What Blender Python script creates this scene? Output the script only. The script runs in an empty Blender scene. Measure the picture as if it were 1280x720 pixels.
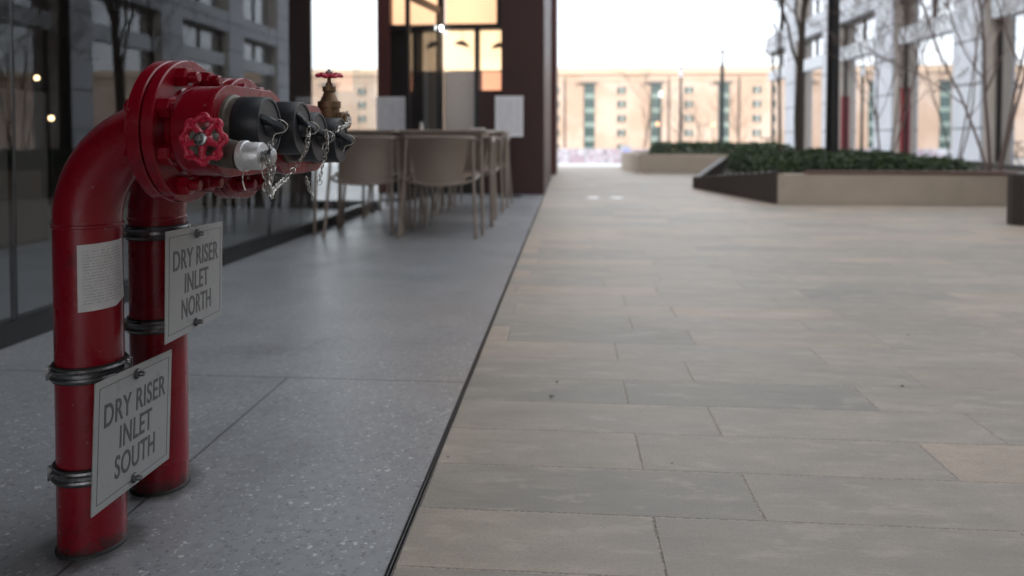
import bpy, bmesh, math, random
from mathutils import Vector, Matrix, noise
random.seed(7)
R = math.radians
PI = math.pi
scn = bpy.context.scene
COL = scn.collection

# ------------------------------------------------------------------ camera model
TH = R(4.45); PITCH = R(1.5); F = 900.0; H = 0.70
def P(px, py, d):
    """world point seen at photo pixel (px,py) at camera depth d (horizon row 171)"""
    x = (px - 640) / F * d
    return Vector((x*math.cos(TH) - d*math.sin(TH), x*math.sin(TH) + d*math.cos(TH), H + (171-py)/F*d))
def G(px, py):
    return P(px, py, H*F/(py-171.0))

# ------------------------------------------------------------------ materials
MATS = {}
def nt(name):
    m = bpy.data.materials.new(name); m.use_nodes = True
    t = m.node_tree; b = t.nodes['Principled BSDF']
    return m, t, b
def nd(t, kind, **kw):
    n = t.nodes.new(kind)
    for k, v in kw.items():
        if k in n.inputs.keys(): n.inputs[k].default_value = v
        else: setattr(n, k, v)
    return n
def mixc(t, fac, a, b, blend='MIX'):
    n = t.nodes.new('ShaderNodeMix'); n.data_type = 'RGBA'; n.blend_type = blend
    for sock, v in ((n.inputs[0], fac), (n.inputs[6], a), (n.inputs[7], b)):
        if hasattr(v, 'links') or hasattr(v, 'is_linked'): t.links.new(v, sock)
        elif isinstance(v, (int, float)): sock.default_value = v
        else: sock.default_value = (*v[:3], 1)
    return n.outputs[2]
def mth(t, op, a, b=None, c=None, clamp=False):
    n = t.nodes.new('ShaderNodeMath'); n.operation = op; n.use_clamp = clamp
    for i, v in enumerate((a, b, c)):
        if v is None: continue
        if isinstance(v, (int, float)): n.inputs[i].default_value = v
        else: t.links.new(v, n.inputs[i])
    return n.outputs[0]
def smooth(t, v, lo, hi):
    n = t.nodes.new('ShaderNodeMapRange'); n.interpolation_type = 'SMOOTHSTEP'
    t.links.new(v, n.inputs['Value']); n.inputs['From Min'].default_value = lo; n.inputs['From Max'].default_value = hi
    return n.outputs['Result']

def paint(name, col, rough=0.4, metal=0.0, var=0.12, scale=18, bump=0.05, bscale=120, wear=None, wearamt=0.0, coat=0.0, spec=0.5, grime=False):
    m, t, b = nt(name)
    tc = nd(t, 'ShaderNodeTexCoord')
    geo = nd(t, 'ShaderNodeNewGeometry')
    n1 = nd(t, 'ShaderNodeTexNoise', Scale=scale, Detail=6.0); t.links.new(geo.outputs['Position'], n1.inputs['Vector'])
    dark = tuple(c*(1-var) for c in col); lite = tuple(min(1, c*(1+var)) for c in col)
    c = mixc(t, n1.outputs['Fac'], dark, lite)
    if wear:
        n3 = nd(t, 'ShaderNodeTexNoise', Scale=scale*4, Detail=8.0, Roughness=0.7); t.links.new(geo.outputs['Position'], n3.inputs['Vector'])
        f = smooth(t, n3.outputs['Fac'], 0.62-wearamt*0.3, 0.70)
        c = mixc(t, f, c, wear)
    if grime:
        sz = nd(t, 'ShaderNodeSeparateXYZ'); t.links.new(geo.outputs['Position'], sz.inputs[0])
        n5 = nd(t, 'ShaderNodeTexNoise', Scale=55.0, Detail=7.0, Roughness=0.7); t.links.new(geo.outputs['Position'], n5.inputs['Vector'])
        hgt = mth(t, 'ADD', sz.outputs[2], mth(t, 'MULTIPLY', n5.outputs['Fac'], -0.10))
        c = mixc(t, mth(t, 'MULTIPLY', mth(t, 'SUBTRACT', 1.0, smooth(t, hgt, -0.045, -0.015)), 0.8), c, (0.035, 0.022, 0.02))
        n6 = nd(t, 'ShaderNodeTexNoise', Scale=9.0, Detail=9.0, Roughness=0.75); t.links.new(geo.outputs['Position'], n6.inputs['Vector'])
        c = mixc(t, mth(t, 'MULTIPLY', smooth(t, n6.outputs['Fac'], 0.56, 0.62), 0.55), c, (0.10, 0.006, 0.01))
        n7 = nd(t, 'ShaderNodeTexVoronoi', Scale=38.0); t.links.new(geo.outputs['Position'], n7.inputs['Vector'])
        c = mixc(t, mth(t, 'MULTIPLY', mth(t, 'LESS_THAN', n7.outputs['Distance'], 0.055), 0.7), c, (0.30, 0.24, 0.22))
    t.links.new(c, b.inputs['Base Color'])
    r = mth(t, 'MULTIPLY_ADD', n1.outputs['Fac'], 0.25, rough-0.12, clamp=True); t.links.new(r, b.inputs['Roughness'])
    b.inputs['Metallic'].default_value = metal
    b.inputs['Coat Weight'].default_value = coat; b.inputs['Coat Roughness'].default_value = 0.15
    b.inputs['Specular IOR Level'].default_value = spec
    if bump:
        n2 = nd(t, 'ShaderNodeTexNoise', Scale=bscale, Detail=4.0); t.links.new(geo.outputs['Position'], n2.inputs['Vector'])
        bp = nd(t, 'ShaderNodeBump', Strength=bump, Distance=0.002 if bscale > 30 else 0.02)
        t.links.new(n2.outputs['Fac'], bp.inputs['Height']); t.links.new(bp.outputs['Normal'], b.inputs['Normal'])
    return m

RED = paint('red_gloss_paint', (0.215, 0.0009, 0.0100), 0.28, var=0.18, scale=14, bump=0.35, bscale=70, wear=(0.16, 0.01, 0.014), wearamt=0.05, coat=0.25, spec=0.4, grime=True)
REDW = paint('worn_red_paint', (0.50, 0.010, 0.045), 0.42, var=0.2, scale=60, bump=0.6, bscale=260, wear=(0.55, 0.24, 0.27), wearamt=0.25)
BLACKP = paint('black_plastic', (0.015, 0.018, 0.023), 0.45, var=0.25, scale=30, bump=0.12, bscale=300)
RUBBER = paint('black_rubber', (0.012, 0.012, 0.012), 0.6, bump=0.1)
STEEL = paint('steel', (0.42, 0.42, 0.42), 0.34, metal=1.0, var=0.25, scale=60, bump=0.1, bscale=300)
DSTEEL = paint('dull_steel', (0.16, 0.16, 0.165), 0.40, metal=0.9, var=0.3, scale=60, bump=0.1, bscale=300)
CLAMPS = paint('dirty_zinc', (0.22, 0.22, 0.225), 0.30, metal=0.9, var=0.4, scale=60, bump=0.2, bscale=200, wear=(0.03,0.03,0.03), wearamt=0.3)
CHROME = paint('chain_steel', (0.52, 0.51, 0.48), 0.28, metal=1.0, var=0.1, bump=0)
ALU = paint('aluminium', (0.66, 0.66, 0.66), 0.42, metal=0.55, var=0.15, scale=80, bump=0.25, bscale=300)
BRASS = paint('weathered_brass', (0.20, 0.125, 0.07), 0.5, metal=0.6, var=0.3, scale=50, bump=0.3, bscale=200)
BRONZE = paint('grey_bronze', (0.115, 0.105, 0.085), 0.5, metal=0.5, var=0.3, scale=50, bump=0.3, bscale=200)
SILVER = paint('etched_plate', (0.32, 0.325, 0.32), 0.5, metal=0.2, var=0.12, scale=9, bump=0.05, bscale=300, wear=(0.26, 0.26, 0.25), wearamt=0.22)
INK = paint('sign_ink', (0.07, 0.07, 0.073), 0.5, bump=0)
TAUPE = paint('taupe_powder_coat', (0.29, 0.235, 0.195), 0.42, var=0.08, bump=0.05)
TAUPE2 = paint('taupe_seat_shell', (0.27, 0.212, 0.172), 0.5, var=0.1, bump=0.08)
CORTEN = paint('corten_steel', (0.050, 0.019, 0.018), 0.5, metal=0.1, var=0.35, scale=3, bump=0.3, bscale=40)
CORTEN2 = paint('corten_steel_red', (0.085, 0.024, 0.022), 0.5, var=0.25, scale=3, bump=0.3, bscale=40)
DARK = paint('dark_bronze_frame', (0.022, 0.018, 0.017), 0.4, metal=0.3, var=0.2, bump=0.05)
BLACKM = paint('black_metal', (0.012, 0.012, 0.013), 0.4, bump=0)
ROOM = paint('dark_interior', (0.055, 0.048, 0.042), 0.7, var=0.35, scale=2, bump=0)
SOFFIT = paint('grey_soffit', (0.16, 0.16, 0.16), 0.7, var=0.1, scale=2, bump=0)
UPPER = paint('dark_brick_upper', (0.16, 0.10, 0.08), 0.7, var=0.25, scale=5, bump=0.2, bscale=15)
COPING = paint('rusty_coping', (0.12, 0.06, 0.048), 0.5, var=0.2, bump=0.1)
PLDARK = paint('rusted_planter_steel', (0.048, 0.037, 0.032), 0.55, var=0.3, scale=4, bump=0.2, bscale=40)
SOIL = paint('soil', (0.04, 0.028, 0.018), 0.9, var=0.4, scale=20, bump=0.8, bscale=30)
BARK = paint('bark', (0.085, 0.065, 0.052), 0.8, var=0.4, scale=20, bump=0.6, bscale=60)
PALEBARK = paint('pale_twig_bark', (0.19, 0.14, 0.12), 0.8, var=0.3, scale=20, bump=0.2, bscale=60)
WHITEL = paint('lantern_glass', (0.8, 0.8, 0.8), 0.3, bump=0)
BEIGEC = paint('beige_cast_stone', (0.46, 0.39, 0.315), 0.65, var=0.16, scale=5, bump=0.2, bscale=50, wear=(0.26, 0.23, 0.20), wearamt=0.1)
PORC = paint('white_napkin', (0.75, 0.73, 0.70), 0.6, bump=0)

def leafmat():
    m, t, b = nt('box_hedge_leaf')
    g = nd(t, 'ShaderNodeNewGeometry')
    c = mixc(t, g.outputs['Random Per Island'], (0.008, 0.022, 0.007), (0.060, 0.100, 0.025))
    t.links.new(c, b.inputs['Base Color']); b.inputs['Roughness'].default_value = 0.6
    return m
LEAF = leafmat()

def paving():
    m, t, b = nt('york_stone_paving')
    g = nd(t, 'ShaderNodeNewGeometry'); s = nd(t, 'ShaderNodeSeparateXYZ'); t.links.new(g.outputs['Position'], s.inputs[0])
    X, Y = s.outputs[0], s.outputs[1]
    wob = nd(t, 'ShaderNodeTexNoise', Scale=9.0, Detail=2.0); t.links.new(g.outputs['Position'], wob.inputs['Vector'])
    w = mth(t, 'MULTIPLY_ADD', wob.outputs['Fac'], 0.004, -0.002)
    CW, L = 0.1865, 0.64
    v = mth(t, 'DIVIDE', mth(t, 'ADD', mth(t, 'SUBTRACT', Y, 1.1385), w), CW)
    row = mth(t, 'FLOOR', v); fv = mth(t, 'SUBTRACT', v, row)
    par = mth(t, 'FLOORED_MODULO', row, 2.0)
    # beyond the first few courses the bond is looser
    rn = nd(t, 'ShaderNodeTexWhiteNoise', noise_dimensions='1D'); t.links.new(row, rn.inputs['W'])
    far = mth(t, 'GREATER_THAN', row, 6.5)
    off = mth(t, 'ADD', mth(t, 'MULTIPLY', par, 0.203), mth(t, 'MULTIPLY', mth(t, 'MULTIPLY', rn.outputs['Value'], far), 0.12))
    u = mth(t, 'DIVIDE', mth(t, 'ADD', mth(t, 'SUBTRACT', mth(t, 'SUBTRACT', X, 0.157), off), w), L)
    colm = mth(t, 'FLOOR', u); fu = mth(t, 'SUBTRACT', u, colm)
    dv = mth(t, 'MULTIPLY', mth(t, 'MINIMUM', fv, mth(t, 'SUBTRACT', 1.0, fv)), CW)
    du = mth(t, 'MULTIPLY', mth(t, 'MINIMUM', fu, mth(t, 'SUBTRACT', 1.0, fu)), L)
    cx = nd(t, 'ShaderNodeCombineXYZ'); t.links.new(row, cx.inputs[0]); t.links.new(colm, cx.inputs[1])
    wn = nd(t, 'ShaderNodeTexWhiteNoise', noise_dimensions='3D'); t.links.new(cx.outputs[0], wn.inputs['Vector'])
    # stretched grain
    mp = nd(t, 'ShaderNodeMapping'); mp.inputs['Scale'].default_value = (1.2, 3.2, 1.0); t.links.new(g.outputs['Position'], mp.inputs['Vector'])
    shift = nd(t, 'ShaderNodeVectorMath', operation='ADD'); t.links.new(mp.outputs[0], shift.inputs[0])
    sc = nd(t, 'ShaderNodeVectorMath', operation='SCALE'); sc.inputs['Scale'].default_value = 13.0; t.links.new(wn.outputs['Color'], sc.inputs[0]); t.links.new(sc.outputs[0], shift.inputs[1])
    n1 = nd(t, 'ShaderNodeTexNoise', Scale=3.0, Detail=9.0, Roughness=0.62); t.links.new(shift.outputs[0], n1.inputs['Vector'])
    n2 = nd(t, 'ShaderNodeTexNoise', Scale=170.0, Detail=6.0, Roughness=0.7); t.links.new(g.outputs['Position'], n2.inputs['Vector'])
    n3 = nd(t, 'ShaderNodeTexNoise', Scale=1.1, Detail=4.0); t.links.new(g.outputs['Position'], n3.inputs['Vector'])
    cr = nd(t, 'ShaderNodeValToRGB'); t.links.new(wn.outputs['Value'], cr.inputs[0])
    e = cr.color_ramp.elements
    e[0].position = 0.0; e[0].color = (0.225, 0.208, 0.176, 1); e[1].position = 1.0; e[1].color = (0.415, 0.318, 0.240, 1)
    for p_, c_ in ((0.3, (0.362, 0.300, 0.240, 1)), (0.55, (0.275, 0.248, 0.206, 1)), (0.8, (0.388, 0.296, 0.226, 1))):
        q = e.new(p_); q.color = c_
    c = mixc(t, smooth(t, n1.outputs['Fac'], 0.34, 0.66), mixc(t, 0.26, cr.outputs['Color'], (0.13, 0.12, 0.10)), mixc(t, 0.22, cr.outputs['Color'], (0.46, 0.385, 0.31)))
    c = mixc(t, mth(t, 'MULTIPLY', smooth(t, n3.outputs['Fac'], 0.48, 0.68), 0.45), c, (0.20, 0.188, 0.155))
    c = mixc(t, mth(t, 'MULTIPLY', smooth(t, n2.outputs['Fac'], 0.4, 0.7), 0.35), c, (0.14, 0.12, 0.10))
    n8 = nd(t, 'ShaderNodeTexNoise', Scale=7.0, Detail=8.0, Roughness=0.65); t.links.new(shift.outputs[0], n8.inputs['Vector'])
    c = mixc(t, mth(t, 'MULTIPLY', smooth(t, n8.outputs['Fac'], 0.52, 0.66), 0.24), c, (0.17, 0.15, 0.12))
    c = mixc(t, mth(t, 'MULTIPLY', mth(t, 'SUBTRACT', 1.0, smooth(t, n8.outputs['Fac'], 0.36, 0.46)), 0.30), c, (0.46, 0.38, 0.31))
    # specks
    vo = nd(t, 'ShaderNodeTexVoronoi', Scale=6.0); t.links.new(g.outputs['Position'], vo.inputs['Vector'])
    sp = mth(t, 'LESS_THAN', vo.outputs['Distance'], 0.022)
    c = mixc(t, mth(t, 'MULTIPLY', sp, 0.8), c, (0.04, 0.035, 0.03))
    # joints
    jm = nd(t, 'ShaderNodeTexNoise', Scale=150.0, Detail=5.0); t.links.new(g.outputs['Position'], jm.inputs['Vector'])
    jw = mth(t, 'MULTIPLY_ADD', jm.outputs['Fac'], 0.0034, 0.0004)
    jv = mth(t, 'LESS_THAN', dv, mth(t, 'MULTIPLY', jw, 0.75)); ju = mth(t, 'LESS_THAN', du, mth(t, 'MULTIPLY', jw, 1.5))
    j = mth(t, 'MAXIMUM', jv, ju)
    jc = mixc(t, smooth(t, jm.outputs['Fac'], 0.42, 0.56), (0.125, 0.105, 0.085), (0.34, 0.28, 0.23))
    c = mixc(t, mth(t, 'MULTIPLY', j, 0.85), c, jc)
    t.links.new(c, b.inputs['Base Color'])
    t.links.new(mth(t, 'MULTIPLY_ADD', n1.outputs['Fac'], 0.25, 0.42), b.inputs['Roughness'])
    h = mth(t, 'ADD', mth(t, 'MULTIPLY', smooth(t, mth(t, 'MINIMUM', dv, du), 0.0, 0.004), 0.7), mth(t, 'MULTIPLY', n1.outputs['Fac'], 0.35))
    h = mth(t, 'ADD', h, mth(t, 'MULTIPLY', n2.outputs['Fac'], 0.12))
    bp = nd(t, 'ShaderNodeBump', Strength=0.6, Distance=0.003); t.links.new(h, bp.inputs['Height'])
    # each slab tilts a hair
    t.links.new(bp.outputs['Normal'], b.inputs['Normal'])
    return m
PAVE = paving()

def terrazzo():
    m, t, b = nt('terrazzo_slab')
    g = nd(t, 'ShaderNodeNewGeometry'); s = nd(t, 'ShaderNodeSeparateXYZ'); t.links.new(g.outputs['Position'], s.inputs[0])
    wp = nd(t, 'ShaderNodeTexNoise', Scale=90.0, Detail=2.0); t.links.new(g.outputs['Position'], wp.inputs['Vector'])
    ws = nd(t, 'ShaderNodeVectorMath', operation='SCALE'); ws.inputs['Scale'].default_value = 0.016; t.links.new(wp.outputs['Color'], ws.inputs[0])
    wa = nd(t, 'ShaderNodeVectorMath', operation='ADD'); t.links.new(g.outputs['Position'], wa.inputs[0]); t.links.new(ws.outputs[0], wa.inputs[1])
    v1 = nd(t, 'ShaderNodeTexVoronoi', Scale=120.0, feature='F1'); t.links.new(wa.outputs[0], v1.inputs['Vector'])
    v2 = nd(t, 'ShaderNodeTexVoronoi', Scale=48.0, feature='F1'); t.links.new(wa.outputs[0], v2.inputs['Vector'])
    n9 = nd(t, 'ShaderNodeTexNoise', Scale=45.0, Detail=5.0, Roughness=0.7); t.links.new(g.outputs['Position'], n9.inputs['Vector'])
    n1 = nd(t, 'ShaderNodeTexNoise', Scale=3.0, Detail=6.0); t.links.new(g.outputs['Position'], n1.inputs['Vector'])
    n2 = nd(t, 'ShaderNodeTexNoise', Scale=500.0, Detail=2.0); t.links.new(g.outputs['Position'], n2.inputs['Vector'])
    sv = nd(t, 'ShaderNodeSeparateColor'); t.links.new(v1.outputs['Color'], sv.inputs[0])
    sv2 = nd(t, 'ShaderNodeSeparateColor'); t.links.new(v2.outputs['Color'], sv2.inputs[0])
    base = mixc(t, n1.outputs['Fac'], (0.215, 0.223, 0.232), (0.345, 0.355, 0.365))
    base = mixc(t, mth(t, 'MULTIPLY', smooth(t, n9.outputs['Fac'], 0.45, 0.7), 0.4), base, (0.12, 0.125, 0.135))
    light = mth(t, 'MULTIPLY', mth(t, 'GREATER_THAN', sv.outputs[0], 0.82), mth(t, 'LESS_THAN', v1.outputs['Distance'], 0.36))
    dark = mth(t, 'MULTIPLY', mth(t, 'LESS_THAN', sv.outputs[0], 0.22), mth(t, 'LESS_THAN', v1.outputs['Distance'], 0.38))
    big = mth(t, 'MULTIPLY', mth(t, 'GREATER_THAN', sv2.outputs[1], 0.86), mth(t, 'LESS_THAN', v2.outputs['Distance'], 0.22))
    c = mixc(t, mth(t, 'MULTIPLY', light, 0.6), base, (0.60, 0.61, 0.61))
    c = mixc(t, mth(t, 'MULTIPLY', dark, 0.5), c, (0.06, 0.062, 0.07))
    c = mixc(t, mth(t, 'MULTIPLY', big, 0.7), c, (0.68, 0.68, 0.66))
    c = mixc(t, mth(t, 'MULTIPLY', n2.outputs['Fac'], 0.3), c, (0.08, 0.08, 0.09))
    st = nd(t, 'ShaderNodeTexNoise', Scale=1.6, Detail=7.0, Roughness=0.65); t.links.new(g.outputs['Position'], st.inputs['Vector'])
    c = mixc(t, mth(t, 'MULTIPLY', smooth(t, st.outputs['Fac'], 0.5, 0.72), 0.45), c, (0.09, 0.092, 0.10))
    X, Y = s.outputs[0], s.outputs[1]
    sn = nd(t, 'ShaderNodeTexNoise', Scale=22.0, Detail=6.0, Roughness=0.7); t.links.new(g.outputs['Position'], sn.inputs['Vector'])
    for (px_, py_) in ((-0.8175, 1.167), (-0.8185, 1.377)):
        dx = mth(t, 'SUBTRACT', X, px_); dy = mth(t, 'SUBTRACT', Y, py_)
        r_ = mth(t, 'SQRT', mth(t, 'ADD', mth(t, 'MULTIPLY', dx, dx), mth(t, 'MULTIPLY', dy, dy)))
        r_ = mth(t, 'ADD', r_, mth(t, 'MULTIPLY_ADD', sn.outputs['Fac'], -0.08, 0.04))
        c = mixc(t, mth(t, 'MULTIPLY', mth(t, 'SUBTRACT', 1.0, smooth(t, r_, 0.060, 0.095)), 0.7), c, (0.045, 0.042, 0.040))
    # joints: across at y = 2.02 + 2.4k ; along at x = -0.812 nearer than the first joint
    yy = mth(t, 'ABSOLUTE', mth(t, 'SUBTRACT', mth(t, 'FLOORED_MODULO', mth(t, 'SUBTRACT', Y, 0.82), 2.4), 1.2))
    jy = mth(t, 'LESS_THAN', yy, 0.0030)
    jx = mth(t, 'MULTIPLY', mth(t, 'LESS_THAN', mth(t, 'ABSOLUTE', mth(t, 'ADD', X, 0.812)), 0.0030), mth(t, 'LESS_THAN', Y, 2.02))
    j = mth(t, 'MAXIMUM', jx, jy)
    c = mixc(t, mth(t, 'MULTIPLY', j, 0.85), c, (0.03, 0.03, 0.032))
    t.links.new(c, b.inputs['Base Color'])
    t.links.new(mth(t, 'MULTIPLY_ADD', st.outputs['Fac'], 0.40, 0.16), b.inputs['Roughness'])
    b.inputs['Specular IOR Level'].default_value = 0.85
    bp = nd(t, 'ShaderNodeBump', Strength=0.25, Distance=0.001)
    t.links.new(mth(t, 'SUBTRACT', n2.outputs['Fac'], j), bp.inputs['Height']); t.links.new(bp.outputs['Normal'], b.inputs['Normal'])
    return m
TERR = terrazzo()

def concrete():
    m, t, b = nt('precast_concrete')
    g = nd(t, 'ShaderNodeNewGeometry'); s = nd(t, 'ShaderNodeSeparateXYZ'); t.links.new(g.outputs['Position'], s.inputs[0])
    n1 = nd(t, 'ShaderNodeTexNoise', Scale=1.5, Detail=6.0); t.links.new(g.outputs['Position'], n1.inputs['Vector'])
    c = mixc(t, n1.outputs['Fac'], (0.37, 0.385, 0.41), (0.52, 0.53, 0.56))
    z = mth(t, 'FLOORED_MODULO', mth(t, 'ADD', s.outputs[2], 0.25), 1.15)
    j = mth(t, 'LESS_THAN', z, 0.045)
    c = mixc(t, j, c, (0.08, 0.08, 0.085))
    t.links.new(c, b.inputs['Base Color']); b.inputs['Roughness'].default_value = 0.6
    return m
CONC = concrete()
BEIGE = paint('beige_warm_light_stone', (0.42, 0.37, 0.32), 0.6, var=0.12, scale=3, bump=0.1, bscale=20)

def brick():
    m, t, b = nt('pale_stock_brick')
    g = nd(t, 'ShaderNodeNewGeometry'); s = nd(t, 'ShaderNodeSeparateXYZ'); t.links.new(g.outputs['Position'], s.inputs[0])
    cx = nd(t, 'ShaderNodeCombineXYZ'); t.links.new(s.outputs[0], cx.inputs[0]); t.links.new(s.outputs[2], cx.inputs[1])
    br = nd(t, 'ShaderNodeTexBrick', Scale=1.0); t.links.new(cx.outputs[0], br.inputs['Vector'])
    br.inputs['Color1'].default_value = (0.27, 0.198, 0.160, 1); br.inputs['Color2'].default_value = (0.34, 0.258, 0.212, 1); br.inputs['Mortar'].default_value = (0.42, 0.34, 0.27, 1)
    br.inputs['Brick Width'].default_value = 0.22; br.inputs['Row Height'].default_value = 0.075; br.inputs['Mortar Size'].default_value = 0.008
    n1 = nd(t, 'ShaderNodeTexNoise', Scale=0.14, Detail=6.0); t.links.new(g.outputs['Position'], n1.inputs['Vector'])
    c = mixc(t, mth(t, 'MULTIPLY', smooth(t, n1.outputs['Fac'], 0.42, 0.6), 0.7), br.outputs['Color'], (0.42, 0.355, 0.315))
    t.links.new(c, b.inputs['Base Color']); b.inputs['Roughness'].default_value = 0.8
    return m
BRICK = brick()
CORNICE = paint('stone_cornice', (0.42, 0.34, 0.27), 0.7, var=0.15, scale=1, bump=0)

def glassmat(name, ior=1.6, tint=(0.8, 0.85, 0.85), boost=0.0, gl=(0.95, 0.97, 1.0)):
    m, t, b = nt(name)
    out = t.nodes['Material Output']; t.nodes.remove(b)
    tr = nd(t, 'ShaderNodeBsdfTransparent', Color=(*tint, 1)); g = nd(t, 'ShaderNodeBsdfGlossy', Roughness=0.0, Color=(*gl, 1))
    g2 = nd(t, 'ShaderNodeNewGeometry'); n = nd(t, 'ShaderNodeTexNoise', Scale=0.7, Detail=1.0); t.links.new(g2.outputs['Position'], n.inputs['Vector'])
    bp = nd(t, 'ShaderNodeBump', Strength=0.04, Distance=0.02); t.links.new(n.outputs['Fac'], bp.inputs['Height']); t.links.new(bp.outputs['Normal'], g.inputs['Normal'])
    mx = nd(t, 'ShaderNodeMixShader')
    dt = nd(t, 'ShaderNodeVectorMath', operation='DOT_PRODUCT'); t.links.new(g2.outputs['Normal'], dt.inputs[0]); t.links.new(g2.outputs['Incoming'], dt.inputs[1])
    c5 = mth(t, 'POWER', mth(t, 'SUBTRACT', 1.0, mth(t, 'ABSOLUTE', dt.outputs['Value']), clamp=True), 4.6)
    f = mth(t, 'MULTIPLY_ADD', c5, 1.0-boost, boost)
    f = mth(t, 'MULTIPLY', f, mth(t, 'SUBTRACT', 1.0, g2.outputs['Backfacing']))
    t.links.new(f, mx.inputs[0]); t.links.new(tr.outputs[0], mx.inputs[1]); t.links.new(g.outputs[0], mx.inputs[2])
    t.links.new(mx.outputs[0], out.inputs['Surface'])
    return m
GLASS_SHOP = glassmat('shopfront_glass', 1.9, (0.95, 0.96, 0.96), 0.06)
GLASS_CURT = glassmat('coated_window_glass', 2.0, (0.25, 0.3, 0.3), 0.72)
PANE = paint('dark_green_pane', (0.03, 0.06, 0.06), 0.2, var=0.3, scale=0.8, bump=0, spec=1.0)
PANEG = paint('grey_green_spandrel', (0.16, 0.22, 0.21), 0.4, var=0.3, scale=0.8, bump=0)

def emit(name, col, strength, pattern=0):
    m, t, b = nt(name)
    b.inputs['Base Color'].default_value = (0.5, 0.4, 0.3, 1); b.inputs['Roughness'].default_value = 0.6
    g = nd(t, 'ShaderNodeNewGeometry')
    n = nd(t, 'ShaderNodeTexNoise', Scale=2.2, Detail=3.0); t.links.new(g.outputs['Position'], n.inputs['Vector'])
    c = mixc(t, n.outputs['Fac'], tuple(x*0.75 for x in col), tuple(min(1, x*1.2) for x in col))
    t.links.new(c, b.inputs['Emission Color']); b.inputs['Emission Strength'].default_value = strength
    return m
LITW = emit('lit_blind_warm', (1.0, 0.50, 0.28), 0.72)
LITY = emit('lit_blind_yellow', (1.0, 0.60, 0.34), 0.95)
LITO = emit('lit_blind_orange', (0.9, 0.33, 0.16), 0.6)
LAMPE = emit('warm_lamp', (1.0, 0.62, 0.32), 2.2)
SPOTE = emit('spot_lamp', (0.9, 0.95, 1.0), 6.0)
ORNG = emit('orange_lamp', (1.0, 0.30, 0.08), 1.0)

def paper(name, lines, base=(0.62, 0.62, 0.62), ink=(0.25, 0.25, 0.26)):
    m, t, b = nt(name)
    tc = nd(t, 'ShaderNodeTexCoord'); s = nd(t, 'ShaderNodeSeparateXYZ'); t.links.new(tc.outputs['UV'], s.inputs[0])
    v = mth(t, 'MULTIPLY', s.outputs[1], float(lines)); fv = mth(t, 'FRACT', v); row = mth(t, 'FLOOR', v)
    inl = mth(t, 'MULTIPLY', mth(t, 'GREATER_THAN', fv, 0.35), mth(t, 'LESS_THAN', fv, 0.8))
    cx = nd(t, 'ShaderNodeCombineXYZ'); t.links.new(mth(t, 'MULTIPLY', s.outputs[0], 40.0), cx.inputs[0]); t.links.new(mth(t, 'MULTIPLY', row, 3.7), cx.inputs[1])
    n = nd(t, 'ShaderNodeTexNoise', Scale=1.0, Detail=2.0, noise_dimensions='2D'); t.links.new(cx.outputs[0], n.inputs['Vector'])
    wd = mth(t, 'GREATER_THAN', n.outputs['Fac'], 0.45)
    mg = mth(t, 'MULTIPLY', mth(t, 'GREATER_THAN', s.outputs[0], 0.1), mth(t, 'LESS_THAN', s.outputs[0], 0.9))
    mg2 = mth(t, 'MULTIPLY', mth(t, 'GREATER_THAN', s.outputs[1], 0.08), mth(t, 'LESS_THAN', s.outputs[1], 0.93))
    f = mth(t, 'MULTIPLY', mth(t, 'MULTIPLY', inl, wd), mth(t, 'MULTIPLY', mg, mg2))
    n2 = nd(t, 'ShaderNodeTexNoise', Scale=5.0, Detail=5.0); t.links.new(tc.outputs['UV'], n2.inputs['Vector'])
    bc = mixc(t, n2.outputs['Fac'], tuple(x*0.82 for x in base), tuple(min(1, x*1.12) for x in base))
    c = mixc(t, mth(t, 'MULTIPLY', f, 0.55), bc, ink)
    t.links.new(c, b.inputs['Base Color']); b.inputs['Roughness'].default_value = 0.6
    return m
STICK = paper('aged_paper_sticker', 22)
MENU = paper('menu_paper', 26, base=(0.86, 0.86, 0.92), ink=(0.4, 0.4, 0.45))

def hoarding():
    m, t, b = nt('printed_hoarding')
    g = nd(t, 'ShaderNodeNewGeometry')
    n = nd(t, 'ShaderNodeTexNoise', Scale=1.3, Detail=3.0, Distortion=1.5); t.links.new(g.outputs['Position'], n.inputs['Vector'])
    n2 = nd(t, 'ShaderNodeTexNoise', Scale=3.1, Detail=3.0, Distortion=2.0); t.links.new(g.outputs['Position'], n2.inputs['Vector'])
    c = mixc(t, smooth(t, n.outputs['Fac'], 0.4, 0.6), (0.55, 0.42, 0.46), (0.75, 0.75, 0.78))
    c = mixc(t, smooth(t, n2.outputs['Fac'], 0.55, 0.62), c, (0.20, 0.19, 0.24))
    t.links.new(c, b.inputs['Base Color']); b.inputs['Roughness'].default_value = 0.6
    return m
HOARD = hoarding()
BLUEP = paint('blue_white_board', (0.36, 0.38, 0.72), 0.5, bump=0)
SQUARE = paint('square_setts', (0.33, 0.31, 0.29), 0.7, var=0.15, scale=1.0, bump=0)
SUNLIT = paint('sunlit_setts_colour', (0.60, 0.60, 0.60), 0.6, var=0.1, scale=2, bump=0)
GRAY = paint('light_grey_panel', (0.5, 0.52, 0.54), 0.5, var=0.1, scale=1, bump=0)
REDSTRIP = paint('red_panel', (0.20, 0.014, 0.02), 0.5, bump=0)

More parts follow.
